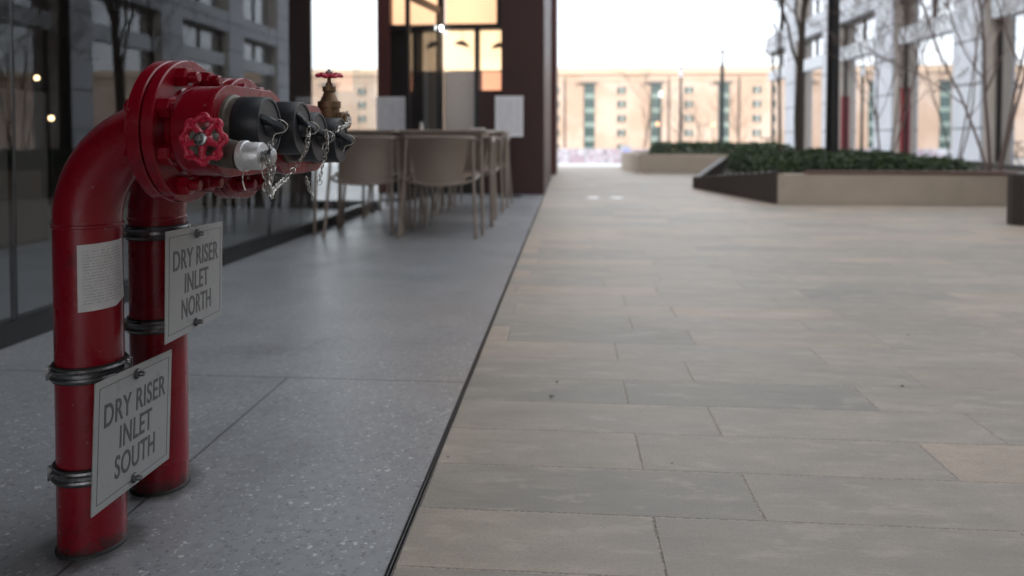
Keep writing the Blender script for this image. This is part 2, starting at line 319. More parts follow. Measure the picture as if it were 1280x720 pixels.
# ------------------------------------------------------------------ mesh helpers
def finish(name, bm, mat, parent=None, smooth_=False, loc=None):
    me = bpy.data.meshes.new(name)
    if smooth_:
        for f in bm.faces: f.smooth = True
    bm.normal_update(); bm.to_mesh(me); bm.free()
    o = bpy.data.objects.new(name, me); COL.objects.link(o)
    mats = mat if isinstance(mat, (list, tuple)) else [mat]
    for k in mats: me.materials.append(k)
    if smooth_:
        try: me.set_sharp_from_angle(angle=R(38))
        except Exception: pass
    if parent is not None:
        o.parent = parent
        o.matrix_parent_inverse = Matrix.Identity(4)
        me.transform(Matrix.Translation(-parent.location))   # parts are modelled in world coordinates
    return o
def tag(o, label=None, cat=None, group=None, kind=None):
    if label: o['label'] = label
    if cat: o['category'] = cat
    if group: o['group'] = group
    if kind: o['kind'] = kind
    return o
def empty(name, loc, label, cat, group=None):
    o = bpy.data.objects.new(name, None); COL.objects.link(o); o.location = loc; o.empty_display_size = 0.1
    return tag(o, label, cat, group)
def box(bm, x0, x1, y0, y1, z0, z1, bev=0.0, mat=None):
    vs = [bm.verts.new(v) for v in ((x0,y0,z0),(x1,y0,z0),(x1,y1,z0),(x0,y1,z0),(x0,y0,z1),(x1,y0,z1),(x1,y1,z1),(x0,y1,z1))]
    fs = [bm.faces.new([vs[i] for i in f]) for f in ((3,2,1,0),(4,5,6,7),(0,1,5,4),(1,2,6,5),(2,3,7,6),(3,0,4,7))]
    if bev:
        es = list({e for f in fs for e in f.edges})
        bmesh.ops.bevel(bm, geom=es, offset=bev, segments=2, affect='EDGES', profile=0.6)
    return vs
def boxm(name, x0, x1, y0, y1, z0, z1, mat, parent=None, bev=0.0):
    bm = bmesh.new(); box(bm, x0, x1, y0, y1, z0, z1, bev)
    return finish(name, bm, mat, parent, smooth_=False)
def frame_of(d):
    d = d.normalized(); a = Vector((0,0,1)) if abs(d.z) < 0.9 else Vector((1,0,0))
    u = d.cross(a).normalized(); v = d.cross(u).normalized()
    return u, v
def tube(bm, pts, r, seg=12, cap=True, closed=False):
    pts = [Vector(p) for p in pts]; n = len(pts)
    rs = r if isinstance(r, (list, tuple)) else [r]*n
    rings = []; u = None
    for i, p in enumerate(pts):
        if closed: d = pts[(i+1) % n] - pts[i-1]
        else: d = pts[min(i+1, n-1)] - pts[max(i-1, 0)]
        d.normalize()
        if u is None: u, v = frame_of(d)
        else:
            u = (u - d*u.dot(d)).normalized(); 
        v = d.cross(u)
        rings.append([bm.verts.new(p + (u*math.cos(2*PI*k/seg) + v*math.sin(2*PI*k/seg))*rs[i]) for k in range(seg)])
    m = n if closed else n-1
    for i in range(m):
        a, b = rings[i], rings[(i+1) % n]
        for k in range(seg):
            try: bm.faces.new((a[k], a[(k+1)%seg], b[(k+1)%seg], b[k]))
            except ValueError: pass
    if cap and not closed:
        bm.faces.new(list(reversed(rings[0]))); bm.faces.new(rings[-1])
    return rings
def lathe(bm, origin, axis, prof, seg=40, cap=True):
    """prof: list of (distance along axis, radius)"""
    o = Vector(origin); a = Vector(axis).normalized(); u, v = frame_of(a)
    rings = [[bm.verts.new(o + a*h + (u*math.cos(2*PI*k/seg) + v*math.sin(2*PI*k/seg))*max(r, 1e-5)) for k in range(seg)] for h, r in prof]
    for i in range(len(rings)-1):
        for k in range(seg):
            bm.faces.new((rings[i][k], rings[i][(k+1)%seg], rings[i+1][(k+1)%seg], rings[i+1][k]))
    if cap:
        bm.faces.new(list(reversed(rings[0]))); bm.faces.new(rings[-1])
    bmesh.ops.recalc_face_normals(bm, faces=bm.faces[:])
def catmull(pts, n=8, closed=False):
    pts = [Vector(p) for p in pts]; out = []
    m = len(pts)
    for i in range(m if closed else m-1):
        if closed: p0, p1, p2, p3 = pts[i-1], pts[i], pts[(i+1)%m], pts[(i+2)%m]
        else: p0, p1, p2, p3 = pts[max(i-1,0)], pts[i], pts[i+1], pts[min(i+2,m-1)]
        for k in range(n):
            t = k/n
            out.append(0.5*((2*p1)+(-p0+p2)*t+(2*p0-5*p1+4*p2-p3)*t*t+(-p0+3*p1-3*p2+p3)*t*t*t))
    if not closed: out.append(pts[-1])
    return out
def prism(bm, poly, z0, z1):
    """poly of (x,y); z1 may be a list of heights"""
    n = len(poly); zt = z1 if isinstance(z1, (list, tuple)) else [z1]*n
    a = [bm.verts.new((x, y, z0)) for x, y in poly]; b = [bm.verts.new((x, y, zt[i])) for i, (x, y) in enumerate(poly)]
    for i in range(n): bm.faces.new((a[i], a[(i+1)%n], b[(i+1)%n], b[i]))
    bm.faces.new(list(reversed(a))); bm.faces.new(b)
    bmesh.ops.recalc_face_normals(bm, faces=bm.faces[:])
def uvquad(name, pts, mat, parent=None, thick=0.002, nrm=None):
    """flat sheet with uv, thickness given by a solid box"""
    bm = bmesh.new(); p = [Vector(q) for q in pts]
    n = (p[1]-p[0]).cross(p[3]-p[0]).normalized()*thick
    f = [bm.verts.new(q + n) for q in p]; bk = [bm.verts.new(q) for q in p]
    uv = bm.loops.layers.uv.new('UVMap')
    fr = bm.faces.new(f)
    for l, c in zip(fr.loops, ((0,0),(1,0),(1,1),(0,1))): l[uv].uv = c
    bm.faces.new(list(reversed(bk)))
    for i in range(4): bm.faces.new((bk[i], bk[(i+1)%4], f[(i+1)%4], f[i]))
    return finish(name, bm, mat, parent)

# ------------------------------------------------------------------ SETTING
gy = [(-60, 0), (17, 0), (53, -1.30), (95, -2.6), (600, -3.0)]
def gz(y):
    for (a, za), (b, zb) in zip(gy, gy[1:]):
        if a <= y <= b: return za + (zb-za)*(y-a)/(b-a)
    return gy[-1][1]
def sheet(name, x0, x1, ys, dz, mat, kind='structure'):
    bm = bmesh.new(); prev = None
    for y in ys:
        r = [bm.verts.new((x0, y, gz(y)+dz)), bm.verts.new((x1, y, gz(y)+dz))]
        if prev: bm.faces.new((prev[0], prev[1], r[1], r[0]))
        prev = r
    o = finish(name, bm, mat); tag(o, kind=kind); return o
sheet('ground', -500, 500, [-60, 17, 53, 95, 600], -0.012, SQUARE)
sheet('paving', -0.2785, 10.45, [-6, 17, 17.6], 0.0, PAVE)
sheet('paving_sunlit_band', -30, 10.45, [17.6, 53, 60], -0.004, SUNLIT)  # sunlight on the far ground, put into a paler paving colour
sheet('pavement_terrazzo', -6.3, -0.2925, [-6, 17, 21.9], 0.0, TERR)
# slot drain between terrazzo and paving
dr = empty('slot_drain', (-0.286, 2, 0), 'narrow steel slot drain running between grey terrazzo and stone paving', 'drain')
boxm('channel', -0.2922, -0.2788, -5, 21, -0.055, -0.030, RUBBER, dr)
for a, b_ in ((-0.2922, -0.2905), (-0.2868, -0.2853), (-0.2803, -0.2788)):
    boxm('steel_edge', a, b_, -5, 21, -0.03, 0.0015, DSTEEL, dr)

# ------------------------------------------------------------------ DRY RISERS
def chain(bm, pts, link=0.0115, wire=0.0008):
    c = catmull(pts, 12); d = [0]
    for a, b in zip(c, c[1:]): d.append(d[-1] + (b-a).length)
    step = link*0.62; s = 0; k = 0; i = 0
    while s < d[-1]-step:
        while d[i+1] < s: i += 1
        t = (s-d[i])/max(1e-9, d[i+1]-d[i]); p = c[i].lerp(c[i+1], t); dr_ = (c[i+1]-c[i]).normalized()
        u, v = frame_of(dr_); a = (PI/2 if k % 2 else 0) + random.uniform(-0.35, 0.35)+0.4
        w = u*math.cos(a) + v*math.sin(a)
        hw = link*0.30; hl = link*0.5
        ring = [p + dr_*(math.sin(q)*hl) + w*(math.cos(q)*hw) for q in [2*PI*j/10 for j in range(10)]]
        tube(bm, ring, wire, 5, closed=True)
        s += step; k += 1
def hexbolt(bm, o, axis, r, length, stud_r, stud):
    a = Vector(axis).normalized(); u, v = frame_of(a); o = Vector(o); ph = random.uniform(0, 1)
    ra = [bm.verts.new(o + (u*math.cos(PI/3*k+ph)+v*math.sin(PI/3*k+ph))*r) for k in range(6)]
    rb = [bm.verts.new(o + a*length*0.85 + (u*math.cos(PI/3*k+ph)+v*math.sin(PI/3*k+ph))*r) for k in range(6)]
    rc = [bm.verts.new(o + a*length + (u*math.cos(PI/3*k+ph)+v*math.sin(PI/3*k+ph))*r*0.84) for k in range(6)]
    for x, y in ((ra, rb), (rb, rc)):
        for k in range(6): bm.faces.new((x[k], x[(k+1)%6], y[(k+1)%6], y[k]))
    bm.faces.new(rc); bm.faces.new(list(reversed(ra)))
    lathe(bm, o + a*length*0.9, a, [(0, stud_r), (stud, stud_r), (stud+0.002, stud_r*0.75)], 12)
def handwheel(name, c, axis, r, parent, mat):
    a = Vector(axis).normalized(); u, v = frame_of(a); c = Vector(c); bm = bmesh.new()
    N = 8
    ring = []
    for k in range(84):
        t = 2*PI*k/84; rr = r*(0.86 + 0.055*math.cos(N*t))
        ring.append(c + (u*math.cos(t)+v*math.sin(t))*rr - a*(0.0015*math.cos(N*t)))
    tube(bm, ring, 0.0036, 10, closed=True)
    for j in range(N):
        t = 2*PI*j/N; q = c + (u*math.cos(t)+v*math.sin(t))*r*0.86
        e1 = u*math.cos(t)+v*math.sin(t); e2 = a.cross(e1)
        tube(bm, [q - a*0.001 + e1*math.cos(s)*r*0.13 + e2*math.sin(s)*r*0.16 for s in [2*PI*i/12 for i in range(12)]], 0.0031, 8, closed=True)
    for j in range(5):
        t = 2*PI*j/5+0.3; e1 = u*math.cos(t)+v*math.sin(t)
        tube(bm, [c+e1*r*0.2-a*0.001, c+e1*r*0.5+a*0.001, c+e1*r*0.78], [0.0055, 0.0046, 0.0044], 8)
    lathe(bm, c - a*0.006, a, [(0, r*0.30), (0.009, r*0.30), (0.011, r*0.26)], 24)
    o = finish(name, bm, mat, parent, True)
    bm = bmesh.new(); lathe(bm, c + a*0.0052, a, [(0, r*0.27), (0.003, r*0.27), (0.0036, r*0.20), (0.001, r*0.18)], 24)
    lathe(bm, c + a*0.0055, a, [(0, r*0.12), (0.007, r*0.12), (0.008, r*0.09)], 12)
    w = finish('hub_nut', bm, STEEL, None, True); w.data.transform(Matrix.Translation(-parent.location)); w.parent = o
    return o
def sub(o, parent_part, root):
    """o modelled in world coordinates becomes a sub-part"""
    o.data.transform(Matrix.Translation(-root.location)); o.parent = parent_part; return o

def clamp(root, cx, cy, z):
    bm = bmesh.new()
    lathe(bm, (cx, cy, z-0.014), (0,0,1), [(0, 0.0527), (0, 0.0567), (0.028, 0.0567), (0.028, 0.0527)], 48, cap=False)
    band = finish('pipe_clamp', bm, RUBBER, root, True)
    bm = bmesh.new()
    for dz in (-0.0075, 0.0075):
        lathe(bm, (cx, cy, z+dz-0.0045), (0,0,1), [(0, 0.0564), (0.001, 0.0592), (0.0045, 0.0607), (0.008, 0.0592), (0.009, 0.0564)], 48, cap=False)
    lathe(bm, (cx, cy, z-0.003), (0,0,1), [(0, 0.0564), (0, 0.0580), (0.006, 0.0580), (0.006, 0.0564)], 48, cap=False)
    sub(finish('steel_band', bm, CLAMPS, None, True), band, root)
    bm = bmesh.new()
    for ang in (R(215), R(20)):
        e = Vector((math.cos(ang), math.sin(ang), 0)); f = Vector((-e.y, e.x, 0)); o = Vector((cx, cy, z)) + e*0.0555
        for s in (-1, 1):
            b0 = bmesh.new(); box(b0, -0.004, 0.009, s*0.0055-0.002, s*0.0055+0.002, -0.011, 0.011, 0.001)
            me = bpy.data.meshes.new('tmp'); b0.to_mesh(me); b0.free()
            me.transform(Matrix.Translation(o) @ Matrix.Rotation(ang, 4, 'Z')); bm.from_mesh(me); bpy.data.meshes.remove(me)
        hexbolt(bm, o - f*0.014 + e*0.002, f, 0.0055, 0.006, 0.0032, 0.020)
    sub(finish('clamp_lugs', bm, CLAMPS, None, True), band, root)

def riser(cx, cy, name, label, clamps, yoff, cz, caps, br):
    XO = cx; cx = cx - 0.0065
    root = empty(name, (cx, cy, 0), label, 'dry riser inlet', 'pair of red dry riser pipes')
    RB, pr = 0.152, 0.0527
    # pipe with long elbow
    bm = bmesh.new()
    pts = [(cx, cy, 0.0), (cx, cy, 0.10), (cx, cy, 0.3), (cx, cy, cz-RB)]
    for k in range(1, 17):
        a = PI/2*k/16; pts.append((cx+(RB-0.0045)*(1-math.cos(a)), cy, cz-RB+RB*math.sin(a)))
    tube(bm, pts, pr, 48)
    finish('pipe', bm, RED, root, True)
    bm = bmesh.new()
    lathe(bm, (cx, cy, cz-RB-0.010), (0,0,1), [(0, pr-0.001), (0.002, pr+0.0022), (0.006, pr+0.0022), (0.008, pr-0.001)], 48, cap=False)
    finish('weld_bead', bm, RED, root, True)
    bm = bmesh.new(); lathe(bm, (cx, cy, 0.0), (0,0,1), [(0, pr+0.0035), (0.003, pr+0.003), (0.006, pr)], 40, cap=False)
    finish('base_sealant', bm, RUBBER, root, True)
    for z in clamps: clamp(root, cx, cy, z)
    x0 = XO + RB - 0.012
    for a, b_ in ((-0.004, 0.018), (0.021, 0.040)):
        bm = bmesh.new(); lathe(bm, (x0+a, cy, cz), (1,0,0), [(0, 0.1165), (0.002, 0.1185), (b_-a-0.002, 0.1185), (b_-a, 0.1165)], 72)
        finish('flange', bm, RED, root, True)
    bm = bmesh.new(); lathe(bm, (x0+0.017, cy, cz), (1,0,0), [(0, 0.100), (0.005, 0.100)], 48); finish('gasket', bm, RUBBER, root, True)
    for k in range(8):
        a = PI/4*k + PI/8; q = (math.cos(a)*0.095, math.sin(a)*0.095)
        bm = bmesh.new(); hexbolt(bm, (x0+0.040, cy+q[0], cz+q[1]), (1,0,0), 0.0168, 0.018, 0.0095, 0.015)
        hexbolt(bm, (x0-0.004, cy+q[0], cz+q[1]), (-1,0,0), 0.0150, 0.012, 0.0085, 0.004)
        finish('bolt', bm, RED, root, True)
    # breeching casting: lofted from round neck to stadium body
    bm = bmesh.new(); N = 64
    def sect(x, hl, r, n=N):
        out = []
        for k in range(n):
            a = 2*PI*k/n; c, s = math.cos(a), math.sin(a)
            out.append(bm.verts.new((x, cy + yoff + c*r + (hl if c > 1e-6 else (-hl if c < -1e-6 else 0)), cz + s*r)))
        return out
    xs = [(0.038, 0.0, 0.074), (0.046, 0.0, 0.066), (0.062, 0.012, 0.058), (0.074, 0.035, 0.057), (0.080, 0.060, 0.062), (0.084, 0.069, br-0.004), (0.090, 0.072, br-0.001), (0.10, 0.072, br),
          (0.141, 0.072, br-0.0005), (0.1425, 0.072, br+0.002), (0.149, 0.072, br+0.002), (0.1505, 0.072, br+0.001)]
    prev = None; rings = []
    for x, hl, r in xs: rings.append(sect(x0+x, hl, r))
    for a, b_ in zip(rings, rings[1:]):
        for k in range(N): bm.faces.new((a[k], a[(k+1)%N], b_[(k+1)%N], b_[k]))
    bm.faces.new(rings[-1]); bm.faces.new(list(reversed(rings[0])))
    bmesh.ops.recalc_face_normals(bm, faces=bm.faces[:])
    finish('breeching_body', bm, RED, root, True)
    # inlets and caps
    for s in (-1, 1):
        yy = cy + yoff + s*0.070; zz = cz + caps[0 if s < 0 else 1]
        bm = bmesh.new(); lathe(bm, (x0+0.150, yy, zz), (1,0,0), [(0, 0.0495), (0.006, 0.0495), (0.008, 0.0455), (0.020, 0.0455)], 40)
        finish('inlet_collar', bm, BRONZE, root, True)
        bm = bmesh.new()
        lathe(bm, (x0+0.158-(0.004 if (s > 0 and yoff > 0) else 0), yy, zz), (1,0,0), [(0.008, 0.0455), (0.010, 0.0468), (0.0505, 0.0458), (0.052, 0.0446), (0.052, 0.0412), (0.0503, 0.0407), (0.0503, 0.001)], 56)
        cap = finish('inlet_cap', bm, BLACKP, root, True)
        # wing lug across the face
        bm = bmesh.new(); tilt = R(random.uniform(-50, -25))
        b0 = bmesh.new()
        pr2 = [(-0.036, 0.0), (-0.030, 0.007), (-0.014, 0.013), (0.0, 0.024), (0.012, 0.022), (0.030, 0.009), (0.036, 0.0)]
        for sgn in (-1, 1): pass
        va = [b0.verts.new((xx, yv, -0.0055)) for yv, xx in pr2]; vb = [b0.verts.new((xx, yv, 0.0055)) for yv, xx in pr2]
        n = len(pr2)
        for k in range(n): b0.faces.new((va[k], va[(k+1)%n], vb[(k+1)%n], vb[k]))
        b0.faces.new(va); b0.faces.new(list(reversed(vb)))
        bmesh.ops.recalc_face_normals(b0, faces=b0.faces[:])
        bmesh.ops.bevel(b0, geom=b0.edges[:], offset=0.0018, segments=2, affect='EDGES')
        me = bpy.data.meshes.new('tmp'); b0.to_mesh(me); b0.free()
        me.transform(Matrix.Translation((x0+0.158-(0.004 if (s > 0 and yoff > 0) else 0)+0.0500, yy, zz)) @ Matrix.Rotation(tilt, 4, 'X')); bm.from_mesh(me); bpy.data.meshes.remove(me)
        lathe(bm, (x0+0.158-(0.004 if (s > 0 and yoff > 0) else 0)+0.0495, yy, zz), (1,0,0), [(0, 0.016), (0.006, 0.015), (0.012, 0.010)], 24)
        sub(finish('lug', bm, BLACKP, None, True), cap, root)
        # wire clip for the chain
        bm = bmesh.new(); q = Vector((x0+0.158-(0.004 if (s > 0 and yoff > 0) else 0)+0.0745, yy, zz))
        tube(bm, catmull([q+Vector((-0.012,-0.012,0.012)), q+Vector((0.0,-0.006,0.009)), q+Vector((0.004,0.004,0.001)), q+Vector((-0.001,0.002,-0.008)), q+Vector((-0.012,-0.006,-0.012)), q+Vector((-0.016,-0.008,-0.024))], 6), 0.0011, 6)
        sub(finish('wire_clip', bm, CHROME, None, True), cap, root)
    return root, x0, cz

r1, x0, cz = riser(-0.811, 1.167, 'dry_riser', 'front red dry riser pipe, nearest the camera, with bronze drain valve facing forward', (0.305, 0.135), -0.012, 0.709, (0.007, 0.006), 0.0695)
r2, x0b, czb = riser(-0.812, 1.377, 'dry_riser', 'rear red dry riser pipe behind the first, with upright brass valve', (0.513, 0.331), 0.006, 0.697, (0.003, -0.004), 0.066)

# front riser drain valve (faces the camera)
vc = P(268, 186, 1.025); wc = P(254, 174, 0.975); oc = P(302, 195, 1.00)
bm = bmesh.new()
tube(bm, [P(252,182,1.075), P(258,183,1.05), vc], [0.020, 0.021, 0.022], 24)
tube(bm, catmull([vc, P(282,191,1.01), oc], 5), [0.0225, 0.0225, 0.022, 0.021, 0.021, 0.0205, 0.020, 0.020, 0.0195, 0.0195, 0.0195], 28)
ax = (wc - P(256,176,1.03)).normalized()
lathe(bm, P(256,177,1.03), ax, [(0, 0.021), (0.014, 0.021), (0.016, 0.014), (0.030, 0.013), (0.031, 0.008), (0.048, 0.006)], 24)
finish('drain_valve', bm, BRONZE, r1, True)
handwheel('handwheel', wc, (-0.10, -1, 0.06), 0.0345, r1, REDW)
bm = bmesh.new(); cxs = Vector((math.cos(R(4)), -math.sin(R(4)), 0.0))
lathe(bm, oc, cxs, [(0, 0.0205), (0.001, 0.0215), (0.008, 0.0215), (0.009, 0.0195), (0.030, 0.0192), (0.032, 0.0180), (0.032, 0.006)], 36)
capn = finish('drain_cap', bm, ALU, r1, True)
bm = bmesh.new(); lathe(bm, oc + cxs*0.031, cxs, [(0, 0.0095), (0.003, 0.0095), (0.0035, 0.0080), (0.005, 0.0080), (0.0055, 0.0095), (0.008, 0.0095), (0.0085, 0.0080), (0.010, 0.0100), (0.016, 0.0100), (0.017, 0.008)], 24)
sub(finish('cap_knob', bm, STEEL, None, True), capn, r1)

# rear riser valve (upright)
bm = bmesh.new()
vb_ = P(412, 160, 1.60)
lathe(bm, (vb_.x, vb_.y, 0.705), (0,0,1), [(0, 0.020), (0.030, 0.022), (0.040, 0.0225), (0.058, 0.0225), (0.059, 0.0255), (0.073, 0.0255), (0.075, 0.020), (0.085, 0.0155), (0.087, 0.0145), (0.094, 0.0115), (0.096, 0.0150), (0.106, 0.0145), (0.107, 0.008), (0.114, 0.0075), (0.116, 0.0045), (0.128, 0.004)], 24)
tube(bm, [(vb_.x-0.01, vb_.y-0.06, 0.715), (vb_.x, vb_.y-0.02, 0.72), (vb_.x, vb_.y, 0.722)], 0.018, 20)
ob = P(425, 152, 1.60)
tube(bm, [(vb_.x, vb_.y, 0.728), (vb_.x+0.012, vb_.y, 0.730), tuple(ob)], 0.016, 20)
finish('drain_valve', bm, BRASS, r2, True)
handwheel('handwheel', (vb_.x, vb_.y, 0.8365), (0.05, -0.16, 1), 0.0295, r2, REDW)
bm = bmesh.new(); lathe(bm, ob, (1, -0.1, 0.1), [(0, 0.019), (0.002, 0.021), (0.012, 0.021), (0.013, 0.018), (0.020, 0.017), (0.022, 0.012)], 24)
finish('drain_cap', bm, BRASS, r2, True)

# chains
def mkchain(pts, root, **k):
    bm = bmesh.new(); chain(bm, [P(*p) for p in pts], **k); finish('chain', bm, CHROME, root, True)
mkchain([(333,196,0.985), (337,214,0.985), (334,228,0.985), (338,242,0.985), (335,252,0.985)], r1, link=0.0125, wire=0.0009)
mkchain([(338,180,1.03), (341,198,1.01), (341,216,1.0), (336,232,0.99), (338,246,0.99)], r1)
mkchain([(386,163,1.19), (383,186,1.19), (373,203,1.19), (360,220,1.17), (349,230,1.12), (341,238,1.05), (338,248,1.01)], r1, link=0.0135, wire=0.00085)
mkchain([(408,166,1.33), (409,184,1.33), (404,204,1.34), (400,222,1.35), (399,236,1.36)], r2, link=0.0135, wire=0.00085)
mkchain([(413,170,1.44), (424,160,1.46), (431,158,1.5), (437,149,1.55), (434,141,1.58), (438,152,1.58)], r2, link=0.0145, wire=0.0010)
mkchain([(383,224,1.36), (386,236,1.36), (392,246,1.36)], r2, link=0.0115, wire=0.0009)
bm = bmesh.new()
tube(bm, catmull([P(306,208,0.99), P(303,220,0.985), P(303,228,0.985), P(306,238,0.985)], 6), 0.0008, 6)
tube(bm, catmull([P(330,198,0.985), P(327,212,0.98), P(329,222,0.98), P(333,226,0.98), P(336,222,0.98), P(335,212,0.985), P(331,203,0.985)], 6), 0.0008, 6)
tube(bm, [P(333,234,0.985)+Vector((0.006*math.cos(a), 0, 0.008*math.sin(a))) for a in [2*PI*k/14 for k in range(14)]], 0.001, 6, closed=True)
finish('retaining_wire', bm, CHROME, r1, True)

# paper sticker on the front pipe
bm = bmesh.new(); uv = bm.loops.layers.uv.new('UVMap'); na, nz = 22, 8
grid = []
for i in range(nz+1):
    row = []
    for j in range(na+1):
        u_ = j/na; v_ = i/nz; a = R(-73 + 88*u_); z = 0.411 + 0.111*v_ + 0.004*u_ + (0.010*max(0, u_-0.75)*4*(1-v_) if v_ < 0.3 else 0)
        rr = 0.0532 + (0.0018*max(0, u_-0.85)/0.15*(1-v_)) + 0.00015*math.sin(9*u_+5*v_)
        row.append((bm.verts.new((-0.8175+rr*math.cos(a), 1.167+rr*math.sin(a), z)), (u_, v_)))
    grid.append(row)
for i in range(nz):
    for j in range(na):
        q = [grid[i][j], grid[i][j+1], grid[i+1][j+1], grid[i+1][j]]
        f = bm.faces.new([k[0] for k in q])
        for l, k in zip(f.loops, q): l[uv].uv = k[1]
finish('paper_sticker', bm, STICK, r1, True)

# ------------------------------------------------------------------ signs
def text_mesh(body, size, parent, M, mat, name, width):
    cu = bpy.data.curves.new('txt', 'FONT'); cu.body = body; cu.size = size; cu.align_x = 'CENTER'; cu.align_y = 'CENTER'; cu.extrude = 0.0003; cu.offset = size*0.012
    cu.space_character = 1.06
    o = bpy.data.objects.new('txt', cu); COL.objects.link(o)
    bpy.context.view_layer.update()
    me = bpy.data.meshes.new_from_object(o.evaluated_get(bpy.context.evaluated_depsgraph_get()))
    bpy.data.objects.remove(o)
    xs = [v.co.x for v in me.vertices]; w = max(xs)-min(xs); m = (max(xs)+min(xs))/2
    s = width/w
    me.transform(Matrix.Diagonal((s, 1, 1, 1)) @ Matrix.Translation((-m, 0, 0))); me.transform(M)
    t = bpy.data.objects.new(name, me); COL.objects.link(t); me.materials.append(mat); t.parent = parent
    return t
def inlet_sign(near, far, tn, bn, tf, bf, lines, label):
    """near/far: world xy of vertical edges, heights of corners"""
    cxy = (Vector(near)+Vector(far))/2; zc = (tn+bn+tf+bf)/4
    root = empty('inlet_sign', (cxy.x, cxy.y, zc), label, 'sign', 'dry riser inlet signs')
    e = Vector((far[0]-near[0], far[1]-near[1], ((tf+bf)-(tn+bn))/2)); W = e.length; e.normalize()
    nrm = e.cross(Vector((0,0,1))).normalized(); up = nrm.cross(e).normalized(); Hh = ((tn-bn)+(tf-bf))/2
    M = Matrix((( e.x, up.x, nrm.x, 0), (e.y, up.y, nrm.y, 0), (e.z, up.z, nrm.z, 0), (0,0,0,1)))
    bm = bmesh.new(); box(bm, -W/2, W/2, -Hh/2, Hh/2, -0.001, 0.001, 0.0004)
    bm.transform(M); pl = finish('plate', bm, SILVER); pl.parent = root
    bm = bmesh.new(); i = 0.012; w = 0.00045
    for a, b_, c, d in ((-W/2+i, W/2-i, Hh/2-i-w, Hh/2-i+w), (-W/2+i, W/2-i, -Hh/2+i-w, -Hh/2+i+w), (-W/2+i-w, -W/2+i+w, -Hh/2+i+w, Hh/2-i-w), (W/2-i-w, W/2-i+w, -Hh/2+i+w, Hh/2-i-w)):
        box(bm, a, b_, c, d, 0.0010, 0.0014)
    bm.transform(M); o = finish('border', bm, INK); o.parent = root
    for (txt, wfrac, yy) in lines:
        T = M @ Matrix.Translation((0.002, yy, 0.0012))
        text_mesh(txt, 0.051, root, T, INK, 'lettering', wfrac*W)
    for s in (1, -1):
        bm = bmesh.new(); c = M @ Vector((-0.004, s*(Hh/2-0.014), 0))
        hexbolt(bm, c - nrm*0.0, nrm, 0.0085, 0.007, 0.0045, 0.007)
        tube(bm, [c, c - nrm*0.032], 0.0040, 10)
        o = finish('bolt', bm, DSTEEL, None, True); o.parent = root
    return root
inlet_sign((-0.720, 1.031), (-0.739, 1.2765), 0.323, 0.122, 0.3025, 0.103,
           (('DRY RISER', 0.80, 0.040), ('INLET', 0.42, -0.006), ('SOUTH', 0.52, -0.052)), 'grey metal sign reading DRY RISER INLET SOUTH, lower on the front pipe')
inlet_sign((-0.700, 1.199), (-0.727, 1.458), 0.536, 0.336, 0.520, 0.327,
           (('DRY RISER', 0.80, 0.040), ('INLET', 0.42, -0.006), ('NORTH', 0.52, -0.052)), 'grey metal sign reading DRY RISER INLET NORTH, higher on the rear pipe')

# ------------------------------------------------------------------ LEFT SHOPFRONT
XW = -1.87
sf = empty('glass_shopfront', (XW, 2.0, 0), 'dark reflective glass shopfront wall along the left of the terrazzo', 'shopfront')
boxm('plinth', XW-0.06, XW+0.012, -4, 6.95, 0.0, 0.075, BLACKM, sf)
ys = [-4, -1.9, 0.2, 2.3, 4.4, 6.93]
for a, b_ in zip(ys, ys[1:]):
    boxm('glass_pane', XW-0.012, XW, a+0.006, b_-0.006, 0.075, 3.33, GLASS_SHOP, sf)
for y in ys[1:-1]: boxm('glazing_joint', XW-0.02, XW-0.002, y-0.006, y+0.006, 0.075, 3.33, BLACKM, sf)
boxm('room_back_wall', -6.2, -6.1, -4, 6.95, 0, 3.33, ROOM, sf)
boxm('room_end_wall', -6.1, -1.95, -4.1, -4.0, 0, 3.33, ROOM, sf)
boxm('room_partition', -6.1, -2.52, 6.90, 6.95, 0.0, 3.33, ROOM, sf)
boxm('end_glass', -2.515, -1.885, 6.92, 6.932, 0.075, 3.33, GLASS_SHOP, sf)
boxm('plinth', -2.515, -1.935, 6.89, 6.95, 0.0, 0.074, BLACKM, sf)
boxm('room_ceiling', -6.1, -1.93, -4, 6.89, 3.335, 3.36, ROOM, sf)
boxm('counter', -4.3, -3.5, 2.6, 4.6, 0.003, 1.0, ROOM, sf, 0.01)
for k, (x, y, z) in enumerate(((-4.15, 5.5, 0.85), (-4.5, 5.8, 1.2), (-4.4, 5.4, 1.0))):
    bm = bmesh.new(); bmesh.ops.create_icosphere(bm, subdivisions=3, radius=0.020, matrix=Matrix.Translation((x, y, z)))
    o = empty('table_lamp', (x, y, z), ['lowest small warm lamp glowing behind the left glass', 'highest small warm lamp glowing behind the left glass', 'small warm lamp at the middle height behind the left glass'][k], 'lamp', 'warm lamps inside the left shop')
    finish('bulb', bm, LAMPE, o, True)
    bm = bmesh.new(); zb = 0.0
    tube(bm, [(x, y, z-0.03), (x, y, zb+0.01)], 0.008, 8); lathe(bm, (x, y, zb+0.001), (0,0,1), [(0, 0.08), (0.012, 0.075)], 20)
    finish('lamp_stand', bm, BLACKM, o, True)

